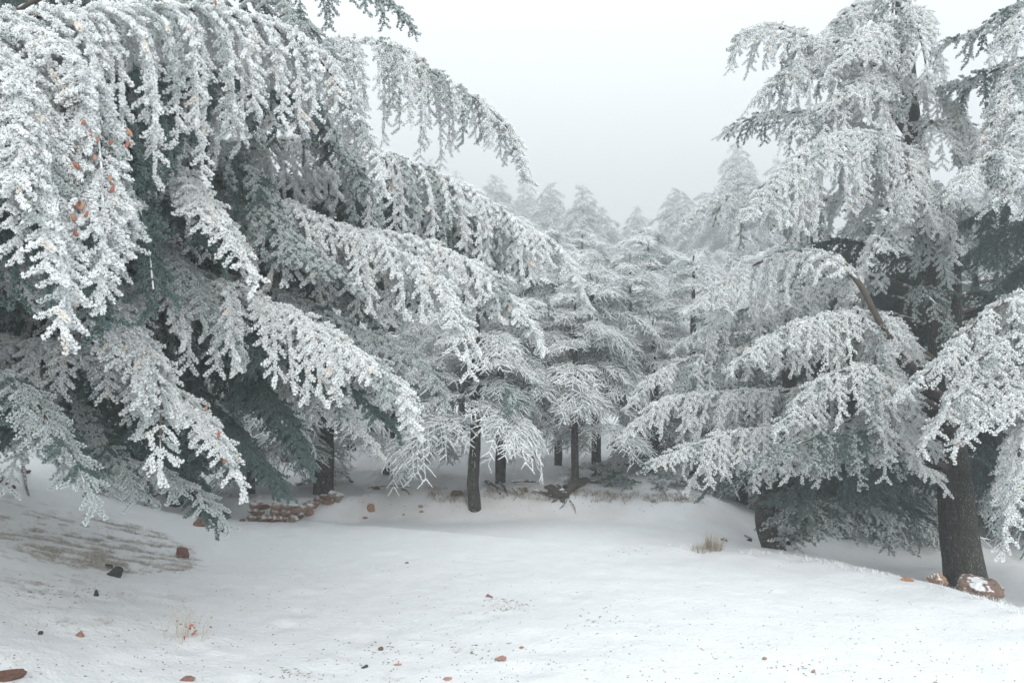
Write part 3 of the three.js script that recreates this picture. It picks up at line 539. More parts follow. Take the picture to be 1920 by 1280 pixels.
{
  const base = at(2140, 757, 7.4), foot = onGround(base.x, base.z);
  const t = thing('cedar_tree', foot, 'rimed cedar cut off by the right edge, boughs hanging in front of the trunks', 'tree');
  const trunk = [foot.clone().add(V(0, -0.3, 0)), V(foot.x, 0.6, foot.z), V(foot.x, 2, foot.z), V(foot.x - 0.05, 4, foot.z), V(foot.x - 0.1, 6, foot.z), V(foot.x - 0.1, 8.5, foot.z)];
  mesh('trunk', limb(trunk.map((p) => p.clone().sub(foot)), [0.24, 0.2, 0.17, 0.14, 0.1, 0.02], 12, 33, 0, 0.07), M.bark, t);
  treeBoughs(t, trunk, [
    [[[2000, -20, 7.4], [1940, 0, 7.4], [1880, 25, 7.5], [1830, 60, 7.5], [1790, 75, 7.5]], { width: 0.5, seed: 81, frost: 1, start: 0.2 }],
    [[[2000, 40, 7.2], [1940, 20, 7], [1900, 40, 6.9], [1870, 90, 6.9]], { width: 0.5, seed: 82, start: 0.2 }],
    [[[2000, 130, 7.6], [1930, 110, 7.7], [1870, 130, 7.8], [1815, 150, 7.8], [1780, 158, 7.8]], { width: 0.55, seed: 83, frost: 1, start: 0.2 }],
    [[[2000, 130, 7.2], [1950, 110, 7], [1905, 130, 6.9], [1870, 200, 6.9], [1845, 270, 6.9]], { width: 0.5, seed: 84, start: 0.25 }],
    [[[2000, 190, 7], [1960, 190, 6.8], [1910, 215, 6.7], [1890, 270, 6.7]], { width: 0.5, seed: 85 }],
    [[[2000, 290, 7], [1940, 272, 6.8], [1880, 285, 6.7], [1820, 320, 6.7], [1775, 362, 6.7]], { width: 0.6, seed: 86, droop: 6, step: 0.055 }],
    [[[2010, 320, 6.8], [1960, 300, 6.6], [1910, 320, 6.5], [1880, 360, 6.5]], { width: 0.55, seed: 87, droop: 6 }],
    [[[2000, 560, 6.8], [1930, 552, 6.6], [1860, 580, 6.5], [1800, 640, 6.5], [1750, 690, 6.5], [1706, 725, 6.5]], { width: 0.5, seed: 88, droop: 6, step: 0.055 }],
    [[[2000, 640, 6.6], [1940, 620, 6.4], [1885, 640, 6.3], [1830, 680, 6.3], [1790, 730, 6.3]], { width: 0.55, seed: 89, droop: 6, step: 0.055 }],
    [[[2000, 740, 6.4], [1950, 715, 6.2], [1890, 740, 6.1], [1840, 780, 6.1], [1805, 825, 6.1]], { width: 0.5, seed: 90, droop: 6, step: 0.05 }],
    [[[2010, 700, 6.5], [1920, 690, 6.3], [1850, 715, 6.25], [1790, 755, 6.25], [1748, 812, 6.25]], { width: 0.5, seed: 97, droop: 6, step: 0.055 }],
    [[[2010, 790, 6.3], [1960, 780, 6.1], [1920, 830, 6.0], [1895, 920, 6.0], [1885, 1000, 6.0]], { width: 0.35, seed: 91, droop: 5, step: 0.05 }],
    [[[2010, 690, 6.8], [1950, 760, 6.8], [1900, 840, 6.8], [1880, 900, 6.8]], { width: 0.5, seed: 92, droop: 5 }],
    [[[2010, 830, 7.4], [1930, 860, 7.6], [1880, 900, 7.7], [1860, 940, 7.7]], { width: 0.5, seed: 93, frost: 1 }],
    [[[2000, 430, 7.6], [1930, 420, 7.8], [1870, 440, 7.9], [1820, 480, 7.9]], { width: 0.6, seed: 94, frost: 2 }],
    [[[2000, 470, 8], [1930, 490, 8.2], [1880, 540, 8.3], [1850, 590, 8.3]], { width: 0.6, seed: 95, frost: 2 }],
    [[[2000, 380, 8], [1930, 360, 8.2], [1870, 380, 8.3], [1820, 410, 8.3]], { width: 0.6, seed: 96, frost: 2 }],
  ]);
}
// the low dark cedar with the bent bare trunk
{
  const base = at(1447, 757, 8.9), foot = onGround(base.x, base.z);
  const t = thing('cedar_tree', foot, 'small cedar on a short bent trunk under a low dark skirt of twigs', 'tree');
  const trunk = [foot.clone().add(V(0.04, -0.2, 0)), at(1452, 1030, 8.9), at(1435, 985, 8.9), at(1440, 930, 8.9), at(1470, 860, 8.95), at(1480, 760, 9), at(1478, 640, 9.1), at(1475, 540, 9.2)];
  mesh('trunk', limb(trunk.map((p) => p.clone().sub(foot)), [0.15, 0.12, 0.105, 0.1, 0.09, 0.08, 0.05, 0.01], 12, 34, 0, 0.1), M.bark, t);
  const row = (x0, x1, y, d, seed, frost, w = 0.45) => [[[x0, y, d], [lerp(x0, x1, 0.4), y - 6, d + 0.05], [lerp(x0, x1, 0.75), y + 14, d], [x1, y + 44, d]], { seed, frost, width: w, droop: 4, start: 0.12, step: 0.07 }];
  treeBoughs(t, trunk, [
    row(1440, 1330, 870, 8.8, 141, 2, 0.32), row(1470, 1600, 880, 8.7, 142, 2), row(1500, 1720, 895, 8.6, 143, 2), row(1500, 1640, 930, 8.6, 144, 2, 0.36), row(1510, 1700, 950, 8.5, 145, 1, 0.36), row(1500, 1590, 945, 8.5, 146, 1, 0.3),
    row(1420, 1350, 850, 8.7, 147, 1, 0.3), row(1500, 1660, 860, 8.8, 148, 2), row(1530, 1700, 985, 8.4, 150, 1, 0.26), row(1560, 1740, 930, 9, 152, 2, 0.4), row(1560, 1660, 975, 8.7, 153, 1, 0.3),
  ]);
}

// ---------------------------------------------------------------- cedars standing in the forest
const G = 'rimed young cedars of the forest behind the bank';
[
  // px, distance, top, radius, clear height, trunk width, options
  [890, 10.95, 470, 1.5, 1.2, 0.17, 'slim foreground cedar on the cut bank, bare trunk swelling at its foot', { bend: [[0.02, -0.3, 0], [0.0, 0.1, 0], [-0.025, 0.35, 0.02], [0.01, 0.9, 0]], twigs: 9, boughs: 1, tier: 0.46 }],
  [938, 12.4, 470, 1.4, 1.75, 0.16, 'cedar whose straight trunk stands just right of the slim bank cedar', { twigs: 6, boughs: 1, tier: 0.48 }],
  [1078, 12, 530, 1.4, 0.95, 0.12, 'small pointed young cedar in the middle above the gnarled root stump', { twigs: 3, boughs: 1, taper: 0.85 }],
  [1117, 13, 490, 1.6, 1.6, 0.16, 'taller cedar with a dark trunk right behind the pointed young cedar', { twigs: 4, boughs: 1, tier: 0.44 }],
  [610, 11.3, 420, 1.35, 0.8, 0.27, 'wide skirted cedar whose stout dark foot shows above the stone wall', { boughs: 1 }],
  [731, 13.2, 450, 1.0, 0.7, 0.19, 'cedar with low bright boughs and a short dark foot right of the wall', { boughs: 1 }],
  [785, 15.5, 410, 1.3, 2.1, 0.17, 'cedar with a bare dark trunk left of the slim bank cedar, deeper in', { boughs: 1 }],
  [997, 15.6, 430, 1.3, 2.2, 0.15, 'cedar on a thin trunk between the two middle trunks, deeper in', { boughs: 1 }],
  [1046, 14.5, 440, 1.25, 2.1, 0.14, 'cedar on a thin dark trunk left of the pointed young cedar', { boughs: 1 }],
  [1186, 15, 470, 1.2, 1.9, 0.12, 'cedar with a slanting thin trunk near the fallen boughs', { boughs: 1 }],
  [1228, 13.5, 600, 1.0, 0.6, 0.15, 'low bushy cedar where the bank meets the right-hand trees', { boughs: 1 }],
  [1225, 19, 430, 1.9, 3.2, 0.2, 'cedar with a dark trunk showing under its hazy crown, right of centre', {}],
  [845, 20, 400, 1.6, 3.0, 0.2, 'left one of a close pair of dark trunks deep in the forest', {}],
  [867, 20.4, 395, 1.5, 3.0, 0.17, 'right one of a close pair of dark trunks deep in the forest', {}],
  [975, 19, 410, 1.5, 3.0, 0.15, 'cedar glimpsed between the middle trunks on a very thin stem', {}],
  [1092, 19.5, 425, 1.6, 3.0, 0.15, 'cedar with a thin stem glimpsed right behind the pointed young cedar', {}],
  [335, 10.6, 520, 1.4, 0.7, 0.2, 'dark trunk seen through the hanging twigs of the huge left cedar', { green: 0.8 }],
  [472, 11.2, 480, 1.4, 0.7, 0.17, 'dark trunk behind the hanging twigs, left of the stone wall', { green: 0.6 }],
  [540, 15, 420, 1.4, 1.8, 0.2, 'rimed cedar standing behind the wide skirted cedar above the wall', {}],
  [660, 17, 410, 1.5, 2.2, 0.2, 'rimed cedar behind the wide skirted cedar, on its right', {}],
  [200, 14, 520, 1.6, 0.7, 0.2, 'cedar far left, behind the low hanging twigs over the bank', { green: 0.6 }],
  [40, 13, 560, 1.6, 0.7, 0.2, 'leftmost cedar, behind the huge left cedar', { green: 0.6 }],
  [1300, 14.5, 480, 1.6, 1.0, 0.2, 'rimed cedar behind the left boughs of the tall right cedar', {}],
  [1385, 13, 560, 1.5, 0.4, 0.2, 'dense low cedar behind the small bent cedar', { green: 0.5 }],
  [1540, 13, 420, 1.9, 0.4, 0.22, 'dark cedar behind the lower boughs of the tall right cedar', { green: 0.8 }],
  [1660, 12.5, 380, 1.8, 0.4, 0.22, 'dark cedar behind the thick brown trunk, on its left', { green: 0.9 }],
  [1850, 12.5, 420, 1.8, 0.4, 0.22, 'dark cedar behind the thick brown trunk, on its right', { green: 0.9 }],
  [1960, 12, 400, 1.8, 0.4, 0.22, 'dark cedar behind the cedar at the right edge', { green: 0.9 }],
].forEach(([px, d, top, r, clear, w, label, o], i) => { const s = stand(px, d, top); conifer({ at: s.at, h: s.h, r, clear, w, label, seed: 700 + i, group: G, ...o }); });

// hazy trees along the skyline
const H = 'hazy trees along the skyline';
[
  [800, 60, 300, 4.4, 'faint rimed treetop at the left end of the hazy skyline'],
  [852, 66, 318, 4.2, 'faint drooping treetop just right of the leftmost hazy one'],
  [930, 46, 330, 4.0, 'broad hazy treetop under the tip of the long drooping bough'],
  [985, 50, 342, 3.8, 'hazy treetop between the broad one and the round one'],
  [1030, 42, 342, 3.6, 'round hazy treetop left of the pointed one'],
  [1100, 36, 352, 3.0, 'sharply pointed hazy treetop in the middle of the skyline'],
  [1135, 40, 392, 3.2, 'lower hazy treetop leaning against the pointed one'],
  [1200, 52, 388, 3.2, 'slim hazy treetop right of the gap in the skyline'],
  [1275, 44, 355, 4.0, 'hazy treetop left of the tall right cedar'],
  [1330, 38, 360, 3.6, 'hazy treetop half hidden by the left boughs of the tall right cedar'],
  [1390, 34, 270, 3.6, 'tall pale treetop showing through beside the tall right cedar'],
  [1235, 30, 440, 3.0, 'hazy cedar in front of the skyline right of the gap'],
  [1165, 28, 500, 2.6, 'hazy cedar under the gap in the skyline'],
  [1010, 27, 420, 3.0, 'hazy cedar behind the pair of middle trunks'],
  [930, 26, 420, 3.0, 'hazy cedar behind the slim bank cedar'],
  [1310, 25, 470, 2.8, 'hazy cedar behind the low bushy cedar'],
  [760, 40, 380, 3.6, 'hazy cedar behind the drooping boughs of the huge left cedar'],
  [1480, 34, 300, 3.6, 'hazy cedar seen through gaps in the tall right cedar'],
  [1860, 34, 300, 3.6, 'hazy cedar seen between the tall right cedar and the right edge'],
].forEach(([px, d, top, r, label], i) => { const s = stand(px, d * 1.8, top); conifer({ name: 'hazy_conifer', at: s.at, h: s.h, r: r * 1.7, clear: 2.4, w: 0.35, label, seed: 800 + i, group: H, far: true }); });
// the wood behind, one mass
{
  const R = rng(55), geos = [BOUGH.far[1][0], BOUGH.far[2][1]], sets = [[], []];
  for (let i = 0; i < 60; i++) {
    const d = 26 + 58 * R(), px = -150 + 2250 * R(), b = at(px, 757, d), f = onGround(b.x, b.z), line = px < 780 ? 420 : px < 1420 ? 470 : 420, h = Math.min(at(px, line + 60 * R(), d).y - f.y, 17);
    for (let y = 1.6; y < h; y += 0.85) for (let k = 0; k < 4; k++) {
      const a = R() * 6.283, reach = (0.13 * h + 0.8) * Math.pow(1 - (y - 1.6) / h, 0.7) + 0.3, c = reach > 2.2 ? 1 : 0, s = reach / [2.4, 3.8][c];
      sets[c].push(new THREE.Matrix4().compose(V(f.x, f.y + y + R() * 0.4, f.z), new THREE.Quaternion().setFromEuler(new THREE.Euler(0, a, 0.15 * R(), 'YXZ')), V(s, s, s)));
    }
  }
  const wood = new THREE.Group(); wood.name = 'distant_wood'; scene.add(wood); tag(wood, 'mass of rimed conifers fading into the fog behind the forest', 'wood', null, 'stuff');
  sets.forEach((ms, i) => { const im = new THREE.InstancedMesh(geos[i], M.foliage, ms.length); ms.forEach((m, k) => im.setMatrixAt(k, m)); im.name = 'crown'; im.userData.kind = 'stuff'; im.castShadow = im.receiveShadow = true; wood.add(im); });
}

// ---------------------------------------------------------------- stones
function rockGeometry(seed, sx, sy, sz, color, snowy = 0.0, detail = 3) {
  const nc = sx > 0.15 ? 5 : 9, g = new THREE.IcosahedronGeometry(1, detail).deleteAttribute('uv').deleteAttribute('normal'), R = rng(seed), cuts = [];
  for (let i = 0; i < nc; i++) cuts.push([V(R() - 0.5, R() - 0.5, R() - 0.5).normalize(), 0.45 + 0.35 * R()]);
  const p = g.attributes.position, col = [], v = V(0, 0, 0);
  for (let i = 0; i < p.count; i++) {
    v.fromBufferAttribute(p, i);
    for (const [n, k] of cuts) { const d = v.dot(n); if (d > k) v.addScaledVector(n, k - d); }
    const n = fbm(v.x * 2.4 + v.z * 1.7 + seed, v.y * 2.4 - v.z, seed, 3);
    v.multiplyScalar(0.82 + 0.36 * n + 0.1 * (fbm(v.x * 7 + seed, v.y * 7 + v.z * 5, seed + 1, 2) - 0.5));
    p.setXYZ(i, v.x * sx, v.y * sy, v.z * sz);
    const q = fbm(v.x * 2.6 + 3, v.z * 2.6 + v.y * 2, seed + 3, 5), on = snowy > 0 && v.y > 0.28 && q < 0.36 + snowy * 0.45, lich = fbm(v.x * 9, v.z * 9 + v.y * 7, seed + 8, 2), m = 0.75 + 0.5 * lich;
    const c = on ? [0.82, 0.83, 0.85] : color.map((x) => x * m); col.push(...c);
  }
  g.setAttribute('color', new THREE.Float32BufferAttribute(col, 3));
  const uv = []; for (let i = 0; i < p.count; i++) uv.push(p.getX(i) * 2 + p.getY(i), p.getZ(i) * 2 + p.getY(i)); g.setAttribute('uv', new THREE.Float32BufferAttribute(uv, 2));
  g.computeVertexNormals(); return g;
}
const RED = [0.17, 0.085, 0.062], ORANGE = [0.27, 0.145, 0.095], DARK = [0.03, 0.032, 0.03], BROWN = [0.12, 0.075, 0.045], PINK = [0.36, 0.2, 0.15];
let rockSeed = 900;
function rock(px, py, w, hgt, color, label, o = {}) {
  const p = o.d ? onGround(at(px, py, o.d).x, -o.d) : hit(px, py), k = -p.z / F, sx = w * k / 2, sy = hgt * k / 2, s = rockSeed++;
  const m = solo(o.name ?? 'stone', rockGeometry(s, sx * 1.12, sy * 1.25, (o.depth ?? 0.85) * sx * 1.1, color, o.snow ?? 0, w > 30 ? 15 : w > 15 ? 9 : 6), M.rock, p.add(V(0, sy * (o.up ?? 0.12), 0)), label, o.cat ?? 'stone', o.group);
  m.rotation.set(0, (o.turn ?? 0), o.roll ?? 0); return m;
}
rock(342, 1043, 32, 22, RED, 'smooth dark red stone on the left bank, right of the grassy streaks', { roll: -0.45 });
rock(372, 986, 22, 26, ORANGE, 'bright orange-brown stone under the hanging twigs at the foot of the left bank', {});
rock(402, 972, 46, 34, DARK, 'black boulder half hidden by hanging twigs beside the orange-brown stone', { up: 0.3 });
rock(216, 1080, 26, 26, DARK, 'black angular stone poking out of the snow in the middle of the left bank', { roll: -0.7, name: 'stone' });
rock(203, 1064, 16, 10, DARK, 'small black stone lying against the upper left of the black angular stone', { roll: -0.5 });
rock(148, 1192, 17, 13, ORANGE, 'small orange stone low on the left bank', { roll: -0.2 });
rock(74, 1187, 14, 8, DARK, 'small dark stone left of the small orange stone', {});
rock(179, 1117, 10, 16, DARK, 'small upright dark stub below the black angular stone', {});
rock(14, 1272, 52, 22, [0.10, 0.05, 0.035], 'dark brown stone cut off by the bottom left corner', { up: 0.4 });
rock(4, 908, 22, 16, RED, 'reddish stone at the left edge, top of the bank', {});
rock(24, 915, 12, 9, BROWN, 'brown pebble right of the reddish stone at the left edge', {});
rock(40, 884, 26, 12, [0.13, 0.08, 0.06], 'flat brown stone half under snow at the top of the left bank', { snow: 0.5 });
rock(205, 893, 24, 20, BROWN, 'brown stone below the left hanging twigs', { snow: 0.4 });
rock(225, 902, 24, 12, [0.13, 0.1, 0.07], 'long low brown stone right of the other under the left hanging twigs', { snow: 0.5 });
rock(455, 977, 12, 9, BROWN, 'small brown stone left of the stone wall on the snow', {});
rock(697, 956, 15, 17, [0.30, 0.18, 0.11], 'tan angular stone on the snow right of the stone wall', { roll: 0.5, up: 0.25 });
rock(704, 917, 16, 8, BROWN, 'flat brown stone up the slope above the tan angular stone', {});
rock(684, 972, 10, 5, PINK, 'pinkish chip left below the tan angular stone', {});
rock(788, 951, 10, 6, PINK, 'upper one of two pinkish chips on the lower slope', {});
rock(790, 960, 10, 5, PINK, 'lower one of two pinkish chips on the lower slope', {});
rock(757, 965, 5, 6, PINK, 'tiny pinkish chip left of the two pinkish chips', {});
rock(857, 928, 22, 16, [0.11, 0.08, 0.05], 'pointed brown boulder left of the slim bank cedar', { up: 0.45, roll: 0.2 });
rock(986, 921, 8, 13, [0.12, 0.075, 0.04], 'upright brown stone on the bank right of the slim bank cedar', { up: 0.25 });
rock(1026, 916, 14, 8, [0.07, 0.06, 0.04], 'dark rounded stone among the roots on the bank top', { up: 0.25 });
rock(1405, 1014, 9, 6, DARK, 'small round dark stone left of the bent cedar', {});
rock(1825, 1104, 82, 42, [0.19, 0.125, 0.1], 'large red boulder with rime patches below the thick brown trunk', { d: 6.9, up: 0.7, snow: 0.08, depth: 1.0, name: 'boulder', cat: 'boulder' });
rock(1757, 1088, 36, 22, [0.34, 0.21, 0.14], 'orange boulder under a snow cap left of the large red boulder', { d: 7.0, up: 0.8, snow: 0.4, name: 'boulder', cat: 'boulder' });
rock(1702, 1085, 20, 10, [0.35, 0.185, 0.115], 'flat bright orange stone at the track edge left of the boulders', { d: 6.75, up: 0.25 });
rock(940, 1238, 26, 9, [0.38, 0.22, 0.165], 'largest pale orange chip lying flat in the foreground snow', { roll: 0.2, up: 0.25 });
rock(838, 1275, 18, 9, [0.38, 0.22, 0.165], 'pale orange chip at the bottom edge of the foreground snow', { up: 0.25 });
rock(714, 1219, 14, 8, [0.16, 0.09, 0.07], 'dark reddish chip in the foreground, left of the largest pale chip', { roll: 0.4, up: 0.25 });
rock(918, 1118, 12, 7, [0.25, 0.15, 0.12], 'brownish pebble beside the grassy patch in the middle of the track', { up: 0.25 });
rock(762, 1056, 8, 4, [0.2, 0.13, 0.1], 'small brown pebble on the far part of the track', {});
rock(350, 1276, 24, 8, [0.24, 0.12, 0.09], 'reddish flat stone at the bottom edge, left of the middle', { up: 0.25 });
rock(1433, 1237, 11, 8, [0.3, 0.22, 0.17], 'pale brown round pebble on the right foreground snow', { up: 0.25 });
rock(1526, 1260, 8, 8, [0.34, 0.19, 0.13], 'orange pebble at the lower right of the foreground snow', { up: 0.25 });
rock(979, 1215, 10, 4, [0.34, 0.19, 0.13], 'thin orange chip right above the largest pale orange chip', { up: 0.25 });
rock(745, 1245, 13, 4, [0.4, 0.24, 0.18], 'thin pink chip in the foreground below the dark reddish chip', { up: 0.25 });
rock(684, 1251, 16, 5, [0.06, 0.055, 0.045], 'dark long chip in the foreground at the left of the pink chip', { up: 0.25, roll: 0.15 });

// the low dry stone wall, stone by stone
{
  const t0 = hit(560, 965), t = thing('stone_wall', t0, 'low ruined wall of reddish field stones under a snow cap at the foot of the bank', 'wall');
  const R = rng(61), path = [[462, 975], [500, 978], [545, 978], [590, 962], [632, 938]], geos = [];
  for (let k = 0; k < 10; k++) geos.push(rockGeometry(950 + k, 1, 1, 1, [[0.3, 0.18, 0.13], [0.36, 0.23, 0.17], [0.24, 0.14, 0.1], [0.34, 0.26, 0.2]][k % 4], [0.1, 0.3, 0.6, 0.25, 0.5][k % 5], 2));
  const mats = M.rock;
  for (let i = 0; i < 4; i++) {
    const a = hit(...path[i]), b = hit(...path[i + 1]), len = a.distanceTo(b), dir = b.clone().sub(a).normalize();
    const rows = i < 2 ? 3 : 2;
    for (let r = 0; r < rows; r++) for (let s = 0; s < len; ) {
      const w = (i < 2 ? 0.13 : 0.10) + 0.12 * R(), q = a.clone().addScaledVector(dir, s + w / 2), hh = 0.085 + 0.04 * R();
      s += w * 0.94;
      if (R() < (i < 2 ? 0.08 : 0.22)) continue;
      const m = mesh('stone', geos[Math.floor(R() * 10)], mats, t);
      m.position.set(q.x + (R() - 0.5) * 0.05, height(a.x, a.z) * (1 - s / len) + height(b.x, b.z) * (s / len) + r * 0.088 + 0.03, q.z - r * 0.03 + (R() - 0.5) * 0.05).sub(t0);
      m.scale.set(w * 0.58, hh * 0.62, 0.1); m.rotation.set((R() - 0.5) * 0.3, Math.atan2(-dir.z, dir.x) + (R() - 0.5) * 0.3, (R() - 0.5) * 0.25);
    }
  }
}

// ---------------------------------------------------------------- roots, stumps, sticks
function stick(name, pts, r, label, cat, o = {}) {
  const p0 = pts[0].clone(), g = limb(pts.map((p) => p.clone().sub(p0)), r, 6, pts.length + Math.round(pts[0].x * 100), o.rime ?? 0.08, 0.3);
  return solo(name, g, M.wood, p0, label, cat, o.group);
}
const gp = (px, py, up = 0.015) => hit(px, py).add(V(0, up, 0));
stick('twig', [gp(42, 880, 0.05), gp(45, 895, 0.04), gp(48, 915, 0.03), gp(53, 930)], [0.02, 0.016, 0.006], 'crooked rimed twig hanging down the top left of the bank', 'twig', { rime: 0.1 });
stick('root', [gp(292, 920, 0.1), gp(300, 928, 0.05), gp(285, 938, 0.04), gp(270, 947, 0.0)], [0.02, 0.022, 0.012], 'curled root sticking out of the left bank below the hanging twigs', 'root');
stick('root', [gp(250, 905, 0.06), gp(262, 918, 0.05), gp(278, 928, 0.02)], [0.02, 0.015, 0.008], 'short straight root above the curled root on the left bank', 'root');
stick('twig', [gp(400, 965, 0.12), gp(412, 985, 0.06), gp(425, 1005, 0.02)], [0.012, 0.01, 0.004], 'pair of thin bare shoots bent over the black boulder', 'twig');
stick('stick', [gp(528, 905, 0.02), gp(520, 895, 0.15), gp(505, 880, 0.32)], [0.01, 0.008, 0.006], 'thin slanting dead stick above the stone wall', 'stick');
stick('stick', [gp(505, 856, 0.05), gp(530, 854, 0.06), gp(560, 855, 0.05)], [0.03, 0.025, 0.01], 'fallen dark branch lying behind the wall under the skirted cedar', 'stick');
stick('stick', [gp(754, 918), gp(762, 923, 0.03), gp(768, 928)], [0.014, 0.012, 0.006], 'short forked stick on the slope right of the tan angular stone', 'stick');
stick('stick', [gp(690, 915), gp(736, 913, 0.02), gp(770, 915)], [0.008, 0.007, 0.003], 'long thin stick lying across the upper slope', 'stick');
stick('root', [gp(910, 908, 0.05), gp(922, 915, 0.06), gp(934, 922, 0.05), gp(938, 928, 0.02)], [0.03, 0.028, 0.015], 'thick root curling out of the bank just right of the slim bank cedar', 'root');
stick('root', [gp(936, 910, 0.05), gp(946, 920, 0.05), gp(952, 930, 0.01)], [0.024, 0.02, 0.01], 'hooked root on the bank beside the thick curling root', 'root');
stick('root', [gp(960, 920, 0.03), gp(970, 930, 0.03), gp(962, 940, 0)], [0.008, 0.007, 0.003], 'thin arched root on the face of the bank in the middle', 'root');
stick('root', [gp(960, 908, 0.05), gp(985, 909, 0.07), gp(1010, 912, 0.06)], [0.02, 0.024, 0.012], 'horizontal root along the bank top in the middle', 'root', { rime: 0.35 });
stick('root', [gp(1000, 924, 0.05), gp(1020, 930, 0.05), gp(1036, 932, 0.03)], [0.024, 0.022, 0.02], 'straight broken root pointing left from the gnarled stump', 'root');
stick('root', [gp(1236, 905, 0.06), gp(1244, 925, 0.04), gp(1254, 940, 0)], [0.02, 0.014, 0.005], 'dark root running down the bank at the right', 'root');
stick('root', [gp(1268, 915, 0.05), gp(1276, 928, 0.03), gp(1280, 934, 0)], [0.012, 0.01, 0.004], 'short thin root right of the dark root on the bank', 'root');
stick('stick', [gp(1398, 1006), gp(1404, 1009, 0.02), gp(1410, 1013)], [0.016, 0.014, 0.01], 'short dark stick on the snow left of the bent cedar', 'stick');
stick('stick', [gp(1352, 1013), gp(1358, 1014, 0.02), gp(1363, 1016)], [0.016, 0.016, 0.01], 'short dark stick farther left beside the dry shrub', 'stick');
{ // gnarled stump with roots
  const p = hit(1062, 945), t = thing('root_stump', p, 'gnarled dark root stump jutting from the bank under the pointed young cedar', 'stump'), R = rng(71);
  const q = (px, py, up) => gp(px, py, up).sub(p);
  mesh('stump', limb([q(1104, 908, 0.07), q(1088, 914, 0.1), q(1074, 924, 0.1), q(1062, 934, 0.06), q(1054, 942, 0.0)], [0.035, 0.05, 0.06, 0.06, 0.03], 12, 72, 0, 0.5), M.wood, t);
  const clod = mesh('root_ball', rockGeometry(990, 0.21, 0.1, 0.16, [0.06, 0.05, 0.038], 0.08, 8), M.rock, t); clod.position.copy(q(1050, 932, 0.08)); clod.rotation.z = -0.35;
  for (const [a, b, c, r] of [[[1056, 926], [1042, 922], [1026, 924], 0.026], [[1050, 938], [1042, 944], [1034, 943], 0.02], [[1068, 945], [1076, 954], [1080, 963], 0.012], [[1062, 946], [1055, 954], [1049, 956], 0.013], [[1090, 905], [1130, 910], [1165, 909], 0.03], [[1058, 920], [1074, 910], [1092, 907], 0.03]])
    mesh('root', limb([q(...a, 0.06), q(...b, 0.05), q(...c, 0.01)], [r, r * 0.7, r * 0.3], 7, Math.round(r * 1000 + b[0]), 0.02, 0.4), M.wood, t);
}
// fallen boughs on the bank
const fallen = (px, label, seed, w, frost = 0) => {
  const pts = px.map(([x, y, up]) => gp(x, y, up)), t = thing('fallen_bough', pts[0].clone(), label, 'fallen bough');
  bough(t, pts, { set: SHOOT.far, width: w, droop: 0.9, step: 0.07, start: 0.25, seed, radius: 0.025, frost, lift: 0.6, rime: 0.3 });
};
fallen([[1190, 882, 0.1], [1150, 888, 0.16], [1100, 897, 0.14], [1060, 905, 0.06]], 'fallen rimed bough lying over the gnarled stump', 171, 0.3);
fallen([[1090, 895, 0.1], [1120, 896, 0.2], [1150, 905, 0.12], [1170, 915, 0.05]], 'fallen bough with dark needles at the foot of the dark middle trunk', 172, 0.26, 1);
fallen([[1140, 862, 0.25], [1180, 872, 0.34], [1220, 890, 0.3], [1255, 912, 0.12]], 'long arching fallen bough on the bank right of the stump', 173, 0.34, 1);
fallen([[1320, 905, 0.2], [1290, 900, 0.26], [1262, 908, 0.2], [1240, 920, 0.05]], 'fallen bough at the right end of the bank', 174, 0.3, 0);
fallen([[1480, 1040, 0.12], [1460, 1020, 0.2], [1450, 1018, 0.18], [1440, 1022, 0.16]], 'small rimed sprig in front of the bent bare trunk', 175, 0.1, 0);
fallen([[660, 905, 0.02], [640, 900, 0.12], [600, 915, 0.1], [570, 915, 0.05]], 'frosted low sprig on the snow above the stone wall', 176, 0.16, 0);
// dry grass and weeds
const strawColors = [[0.34, 0.27, 0.18], [0.22, 0.17, 0.11], [0.6, 0.58, 0.55]];
function bladeGeometry(seed, n, len, spread, width, lean = 0.3) {
  const R = rng(seed), pos = [], col = [], idx = [];
  for (let i = 0; i < n; i++) {
    const a = R() * 6.283, rr = spread * Math.sqrt(R()), b = V(Math.cos(a) * rr, -0.01, Math.sin(a) * rr), h = len * (0.5 + 0.7 * R()), az = R() * 6.283, l = lean + 0.7 * R(), d = V(Math.cos(az), 0, Math.sin(az)), side = V(-d.z, 0, d.x).multiplyScalar(width), c = strawColors[Math.floor(R() * 3)], k = pos.length / 3;
    for (let j = 0; j < 3; j++) { const t = j / 2, p = b.clone().addScaledVector(d, h * l * t * t).add(V(0, h * t * (1 - 0.35 * l * t), 0)), w = 1 - t * 0.85; for (const s of [-1, 1]) { pos.push(p.x + side.x * s * w, p.y, p.z + side.z * s * w); const f = t > 0.7 ? 1.15 : 0.9; col.push(c[0] * f, c[1] * f, c[2] * f); } }
    for (let j = 0; j < 2; j++) idx.push(k + j * 2, k + j * 2 + 1, k + j * 2 + 2, k + j * 2 + 1, k + j * 2 + 3, k + j * 2 + 2);
  }
  const g = new THREE.BufferGeometry(); g.setAttribute('position', new THREE.Float32BufferAttribute(pos, 3)); g.setAttribute('color', new THREE.Float32BufferAttribute(col, 3)); g.setIndex(idx); g.computeVertexNormals(); return g;
}
M.straw = new THREE.MeshStandardMaterial({ vertexColors: true, roughness: 0.95, side: THREE.DoubleSide });
solo('dry_shrub', bladeGeometry(81, 260, 0.2, 0.11, 0.0018, 0.1), M.straw, hit(1338, 1030), 'clump of dry brown grass standing up on the crest left of the bent cedar', 'shrub').rotation.z = -0.25;
solo('dry_shrub', bladeGeometry(82, 150, 0.13, 0.12, 0.0018, 0.3), M.straw, hit(1318, 1032), 'lower tuft of dry grass at the left foot of the brown clump', 'shrub');
